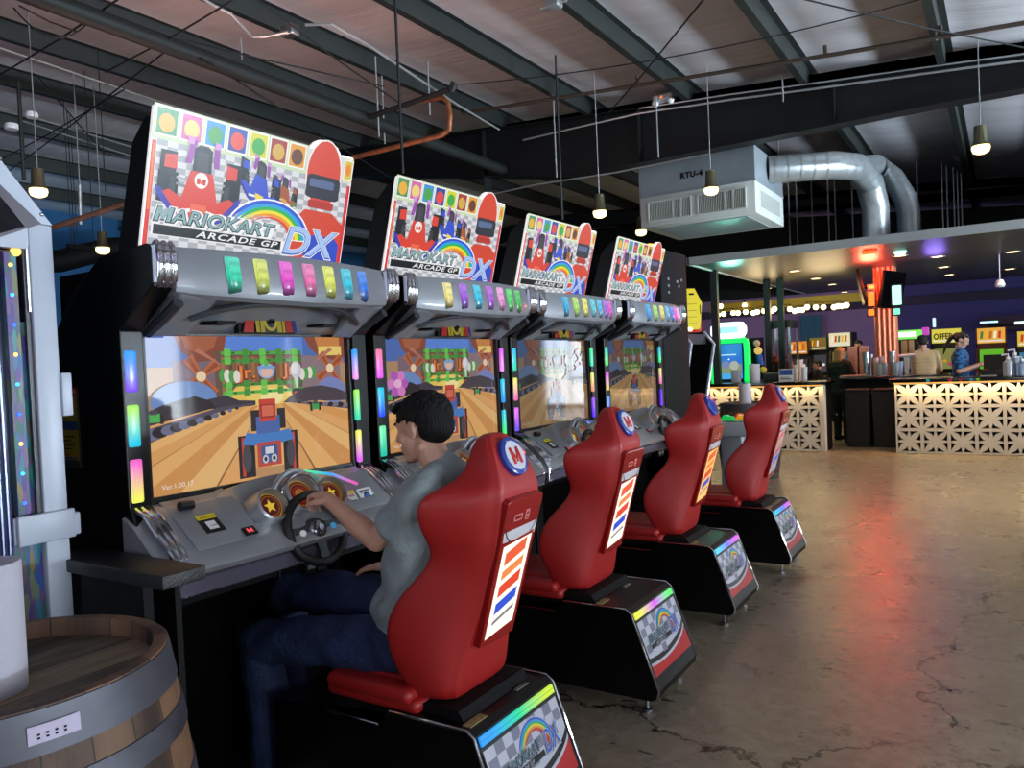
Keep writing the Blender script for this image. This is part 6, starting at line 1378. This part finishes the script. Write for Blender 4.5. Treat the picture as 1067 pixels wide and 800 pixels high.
# prize machine with plush behind the left counter
Yp=15.6; a=aY(Yp,800,400); b_=aY(Yp,822,312); t=thing('crane_machine',((a.x+b_.x)/2,Yp+.3,0),'crane machine with plush toys behind the left counter','arcade machine'); x0,x1=a.x,b_.x
m=MB(); m.box((x0,Yp,0),(x1,Yp+.7,1.15),BLKP); m.box((x0,Yp,2.05),(x1,Yp+.7,2.2),BLKP)
for x in (x0,x1-.04):
    for y in (Yp,Yp+.66): m.box((x,y,1.15),(x+.04,y+.04,2.05),STL)
build(m,'crane_frame',t); m=MB(); m.box((x0+.04,Yp+.01,1.15),(x1-.04,Yp+.016,2.05),GL); build(m,'glass_panel',t)
m=MB(); m.tube([((x0+x1)/2,Yp+.35,2.05),((x0+x1)/2,Yp+.35,1.85)],.01,STL); m.ball(((x0+x1)/2,Yp+.35,1.83),.04,STL,6)
for k in range(3): m.tube([((x0+x1)/2,Yp+.35,1.82),((x0+x1)/2+.07*math.cos(k*2.1),Yp+.35+.07*math.sin(k*2.1),1.74)],.006,STL,5)
build(m,'claw',t)
r_=random.Random(5)
for k in range(10):
    m=MB(); c_=Vector((x0+.1+r_.random()*(x1-x0-.2),Yp+.12+r_.random()*.4,1.24+.08*(k%3))); cc=('a84030','7a3a5a','c87a5a','3a2a3a')[k%4]
    PLm=mat('plush_'+cc,cc,.95); m.ball(c_,.075,PLm,8); m.ball(c_+Vector((0,-.02,.085)),.05,PLm,8); m.ball(c_+Vector((-.04,-.02,.125)),.018,PLm,6); m.ball(c_+Vector((.04,-.02,.125)),.018,PLm,6)
    single(m,'plush_toy','small plush toy heaped inside the crane machine','plush toy','plush toys in the crane machine')
# hanging colourful toy
q=aY(13.9,789,370); t=thing('toy_display',(q.x,13.9,1.1),'black display board with a plain yellow, blue and pink toy shape','display'); m=MB(); m.box((q.x-.16,13.95,1.10),(q.x+.10,14.0,1.85),BLKM); build(m,'display_board',t)
m=MB(); m.ball((q.x,13.9,1.75),.06,mat('toy_peach','c89078',.7),8); m.ball((q.x+.02,13.9,1.62),.07,glow('f0d070',.8),8); m.tube([(q.x+.03,13.9,1.55),(q.x+.06,13.9,1.36)],.055,mat('toy_blue','2a4aa0',.6)); m.ball((q.x+.10,13.88,1.28),.06,mat('toy_yellow','d8a838',.6),8); build(m,'toy_shape',t)
# items on the left counter
def onC(px,py,Y=12.95): return aY(Y,px,py)
q=onC(767,391); m=MB(); m.box((q.x-.07,12.9,1.10),(q.x+.07,13.0,1.32),mat('napkin_grey','9a9ca4',.7),bev=.01); single(m,'napkin_box','pale grey napkin box on the left counter in front of the green machine','napkin box')
q=onC(786,391); roll(q.x,12.97,1.10,'white paper towel roll standing on the left bar counter',.085,.30)
q=onC(819,391); m=MB(); m.box((q.x-.11,12.95,1.10),(q.x+.11,12.99,1.30),WHT); A=Art((q.x-.10,12.948,1.11),(1,0,0),(0,0,1),mb=m,step=.001); A.rect(0,.09,.2,.18,mat('sign_blue','2a4a8a',.5)); A.rect(.01,.02,.18,.035,BLKM); A.rect(.01,.05,.15,.06,BLKM); single(m,'menu_stand','small blue and white menu stand on the left counter','menu stand')
for i,(px,h_,c) in enumerate(((830,.26,'c8bcb0'),(834,.34,'d8b8a8'),(838,.22,'c4c4c0'))):
    q=onC(px,391,13.0); m=MB(); m.lathe([(.001,0),(.042,0),(.055,h_),(.045,h_),(.001,h_-.02)],mat('cup_'+c,c,.5),16,c=(q.x,13.0,1.10)); single(m,'cup_stack',['pale cup stack at the right end of the left counter','tall pinkish cup stack near the right end of the left counter','short white cup stack nearest the left counter\'s end post'][i],'cups','cup stacks on the left counter')
q=onC(802,391); m=MB(); m.box((q.x-.12,13.0,1.10),(q.x+.12,13.2,1.24),BLKP,bev=.02); single(m,'black_caddy','low black condiment caddy on the left counter','caddy')
# cups and shakers on the island
r_=random.Random(11)
GLC=mat('clear_plastic_cup','c4c8d0',.15,trans=.5,spec=.6)
def cup(px,h_,rad,mt,lab,Y=14.15,nm='drinking_cup',cat='cup'):
    q=aY(Y,px,390); m=MB(); m.lathe([(.001,0),(rad*.75,0),(rad,h_),(rad*1.06,h_),(rad*.92,h_-.004),(.001,h_*.9)],mt,18,c=(q.x,Y,1.11)); return single(m,nm,lab,cat,'cups and shakers on the bar island')
cup(903,.40,.055,STL,'tall steel cup stack, leftmost on the bar island'); cup(907.5,.36,.05,STL,'second steel cup stack from the left on the island',14.3)
cup(913,.30,.05,mat('cup_pink','c89a90',.4),'pinkish cup stack just left of the pillar on the island',14.2); cup(919,.32,.055,mat('cup_blush','c8a8a4',.4),'taller blush cup stack in front of the pillar',14.3)
cup(917,.20,.05,GLC,'short clear cups in front of the pillar',14.05); cup(922,.21,.05,GLC,'short clear cups right of the pillar centre',14.05); cup(930,.40,.06,STL,'tallest steel shaker on the island',14.3); cup(933,.22,.06,GLC,'clear pitcher in front of the tallest shaker',14.05); cup(938,.23,.055,mat('cup_bluegrey','9aa8c0',.3),'blue-grey cup stack right of the tallest shaker',14.1); cup(945,.30,.04,mat('tap_white','d8e0e8',.3),'slim white tap column at the island\'s right end',14.2,'beer_tap','tap')
q=aY(14.3,945,369); m=MB(); m.tube([(q.x-.12,14.3,1.42),(q.x+.12,14.3,1.43)],.03,mat('tap_white','d8e0e8',.3),10); single(m,'tap_bar','white horizontal tap bar on top of the slim column','tap')
for i,(px,w_) in enumerate(((943,.11),(949,.10))):
    q=aY(14.5,px,362); m=MB(); m.box((q.x-w_/2,14.5,1.45),(q.x+w_/2,14.52,1.68),mat('menu_tan','a08a68',.7)); m.box((q.x-.01,14.505,1.11),(q.x+.01,14.515,1.45),STL); single(m,'tan_menu_card',['tan upright menu card on the island, left one','tan upright menu card on the island, right one'][i],'menu card')
q=aY(14.0,892,390); m=MB(); m.box((q.x-.25,13.95,1.11),(q.x+.18,14.2,1.135),mat('tray_pinkish','a08478',.5),bev=.008); single(m,'serving_tray','flat pinkish tray at the island\'s left end','tray')
q=aY(14.5,893,360); 
for i,px in enumerate((889,899)):
    q=aY(14.6,px,358); m=MB(); m.box((q.x-.09,14.6,1.11),(q.x+.09,14.66,1.62),mat('box_tan_pink','b08a78',.7)); single(m,'menu_board',['pink-tan menu board behind the tray, left one','pink-tan menu board behind the cups, right one'][i],'menu board')
# items on right counter
def bottle(px,Y,r,h_,col,lab,pump=True,trans=.4):
    q=aY(Y,px,395); t=thing('sanitizer_bottle',(q.x,Y,1.10),lab,'bottle','bottles on the right counter'); m=MB(); m.lathe([(.001,0),(r,0),(r,h_*.62),(r*.35,h_*.76),(r*.35,h_*.8),(.001,h_*.8)],mat('bottle_'+col,col,.15,trans=trans),18,c=(q.x,Y,1.10)); build(m,'bottle_body',t)
    if pump: m=MB(); m.lathe([(r*.38,h_*.78),(r*.38,h_*.88),(.001,h_*.88)],WHT,12,c=(q.x,Y,1.10)); m.tube([(q.x,Y,1.1+h_*.85),(q.x,Y,1.1+h_),(q.x-r*1.2,Y,1.1+h_*.98)],.012,WHT,8); build(m,'pump',t)
bottle(1051,12.95,.065,.30,'c8d0d8','clear pump bottle at the left of the bottle group on the right counter'); bottle(1058,13.05,.07,.36,'b0c4d8','taller clear bottle with white sprayer on the right counter'); bottle(1065,12.92,.065,.26,'a8c0e0','bluish bottle at the right edge of the right counter')
q=aY(13.1,1036,390); t=thing('cash_register',(q.x,13.1,1.10),'dark cash register with angled screen on the right counter','cash register'); m=MB(); m.box((q.x-.16,13.05,1.10),(q.x+.16,13.3,1.18),BLKP,bev=.01); build(m,'register_base',t)
m=MB(); m.prism([(13.10,1.2),(13.13,1.2),(13.22,1.40),(13.19,1.40)],BLKP,'x',q.x-.13,q.x+.14); m.tube([(q.x,13.17,1.17),(q.x,13.17,1.3)],.02,BLKP); build(m,'register_screen',t)
m=MB(); q=aY(12.9,1030,396); m.box((q.x-.10,12.85,1.10),(q.x+.10,13.0,1.115),mat('paper_grey','a8a8a0',.7)); single(m,'paper_pad','pale paper pad on the right counter below the woman','paper')
for i,(px,c) in enumerate(((967,'18b0c0'),(1012,'1888b0'),(1019,'60b020'),(990,'b01838'),(1001,'901830'))):
    q=aY(12.6,px,396); m=MB(); m.box((q.x-.02,12.59,1.055),(q.x+.02,12.602,1.09),glow(c,.7)); build(m,'edge_reflection',rc)  # coloured reflections on the counter edge, made as small glowing boxes
# ---- between the racing row and the bar
barrel(-2.78,9.95,'second wooden barrel, standing behind the farthest red seat'); roll(-2.80,9.9,.91,'white paper towel roll on the second barrel, above the farthest seats',.075,.28)
# tall black tower
t=thing('black_arcade_tower',(-2.9,6.8,0),'tall black cabinet tower with pale stickers beside the fourth marquee','arcade machine')
m=MB(); m.box((-3.2,6.47,0),(-2.52,7.12,2.52),BLKM,bev=.02); m.box((-3.25,6.42,0),(-2.45,7.15,.9),BLK); build(m,'tower_body',t)
m=MB()
for y,z in ((6.62,2.25),(6.62,2.19),(6.62,2.13),(6.84,2.24),(6.88,2.2),(6.95,2.26)): m.box((-2.521,y,z),(-2.515,y+.03,z+.022),mat('sticker_pale','8a8e94',.5))
for y,z in ((-2.8,2.22),(-2.7,2.1),(-2.72,1.98)): m.box((y,6.462,z),(y+.03,6.469,z+.03),mat('sticker_pale','8a8e94',.5))
build(m,'sticker_strip',t)
q=aX(-2.7,706,264); m=MB(); m.lathe([(.001,.09),(.05,.08),(.07,0),(.001,-.01)],glow('ffb050',2.5),16,c=(-2.75,6.8,2.53)); m.lathe([(.075,.03),(.09,0),(.03,0)],BLKP,16,c=(-2.75,6.8,2.52)); single(m,'amber_beacon','amber beacon lamp on top of the black tower','lamp')
# slanted cabinet with white-lit edges
t=thing('shooting_arcade',(-2.9,7.5,0),'black arcade cabinet with pale slanted edges and a yellow bus-shaped topper','arcade machine')
ED2=mat('edge_pale_metal','a8acb4',.25,.7,emit=.12,ecol='c8d8f0'); pr2=[(-3.5,0),(-3.5,1.98),(-2.62,2.0),(-2.52,1.86),(-2.62,1.25),(-2.55,.95),(-2.3,.92),(-2.3,.8),(-2.62,.7),(-2.62,0)]
for y in (7.17,7.86):
    m=MB(); m.prism(pr2,BLK,'y',y,y+.05); m.tube([(x,y-.004,z) for x,z in pr2[2:9]],.016,ED2,6); build(m,'side_panel',t)
m=MB(); m.box((-3.5,7.22,0),(-2.95,7.86,1.95),BLKM); m.box((-2.95,7.22,1.86),(-2.6,7.86,1.97),GREYD); m.box((-2.95,7.22,0),(-2.66,7.86,.75),BLKM); build(m,'cabinet_body',t)
m=MB(); m.prism([(-2.95,.92),(-2.34,.82),(-2.34,.88),(-2.95,1.05)],mat('panel_white_grey','9aa0a8',.4),'y',7.22,7.86); 
for k in range(3): m.lathe([(.001,.02),(.03,.02),(.034,0)],glow(('e8e8e8','38c060','d83838')[k],.6),12,c=(-2.42,7.35+.18*k,.88))
m.tube([(-2.5,7.54,.93),(-2.5,7.54,1.06)],.014,CHR); m.ball((-2.5,7.54,1.08),.025,BLKP,6); build(m,'control_panel',t)
m=MB(); m.box((-2.945,7.26,1.1),(-2.93,7.82,1.82),mat('dark_screen','05060a',.08,coat=.8)); build(m,'screen',t); m=MB(); m.box((-2.8,7.3,1.2),(-2.7,7.42,1.28),mat('gun_blue','4a88a8',.4),bev=.02); m.tube([(-2.75,7.36,1.2),(-2.78,7.36,1.05)],.02,mat('gun_blue','4a88a8',.4)); build(m,'light_gun',t)
TM=Matrix.Translation((-2.68,7.4,0))@Matrix.Rotation(R(-55),4,'Z')@Matrix.Translation((2.68,-7.4,0))
m=MB(); m.prism([(7.30,2.02),(7.27,2.30),(7.34,2.46),(7.52,2.46),(7.59,2.30),(7.56,2.02)],glow('f0e010',.8),'x',-2.72,-2.64,M=TM)
A=Art(TM@Vector((-2.638,7.27,2.02)),TM.to_3x3()@Vector((0,1,0)),(0,0,1),mb=m,step=.002); A.rect(.09,.37,.17,.39,BLKM); A.rect(.19,.37,.24,.39,BLKM)
for k in range(4): A.rect(.06,.06+.07*k,.26,.064+.07*k,BLKM)
A.rect(.02,.16,.03,.26,BLKM); A.rect(.29,.16,.30,.26,BLKM); build(m,'yellow_topper',t,recalc=False)
m=MB(); m.box((-2.74,7.62,2.0),(-2.62,7.80,2.24),glow('d84428',.7),bev=.02); build(m,'red_topper_box',t)
m=MB(); m.box((-2.72,7.16,2.0),(-2.62,7.24,2.2),mat('purple_box','4a3a6a',.5),bev=.01); build(m,'purple_topper_box',t)
m=MB()
for k in range(4): m.ball((-2.60,7.22+.06*k,2.02),.022,glow('ffe8b0',3),6)
build(m,'topper_bulb_row',t); t.scale=(1,1,.905)
# white pedestal console with red and green buttons
q=aZ(.98,766,436); t=thing('button_console',(q.x,q.y,0),'pale grey pedestal console with red and green buttons between the seats','game console'); x,y=q.x,q.y
m=MB(); m.box((x-.10,y-.15,0),(x+.10,y+.15,.84),mat('console_grey','8c9298',.4),bev=.02); m.box((x-.16,y-.22,0),(x+.16,y+.22,.05),mat('console_grey','8c9298',.4),bev=.01); m.box((x+.101,y-.02,.45),(x+.104,y+.03,.75),mat('decal_blue','3a4a8a',.5)); build(m,'pedestal',t)
m=MB(); m.box((x-.2,y-.28,.84),(x+.2,y+.28,.97),mat('console_top_grey','a4a8ac',.35),bev=.02); m.box((x-.17,y-.25,.965),(x+.17,y+.25,.975),BLKP); build(m,'console_head',t)
for dx,dy,c in ((0,-.14,'20c850'),(-.08,0,'20c850'),(.05,.02,'e8a020'),(0,.15,'e02828')):
    m=MB(); m.lathe([(.001,.04),(.03,.035),(.045,.01),(.047,0)],glow(c,.7),16,c=(x+dx,y+dy,.975)); build(m,'push_button',t,label={'20c850':'green push button','e8a020':'amber push button','e02828':'red push button'}[c])
# ---------------------------------------------------------------- render look
scene.view_settings.view_transform='Standard'; scene.view_settings.look='None'; scene.view_settings.gamma=1; scene.view_settings.exposure=0
scene.view_settings.use_curve_mapping=False
try: scene.cycles.use_denoising=True; scene.cycles.max_bounces=6; scene.cycles.sample_clamp_indirect=4
except Exception: pass
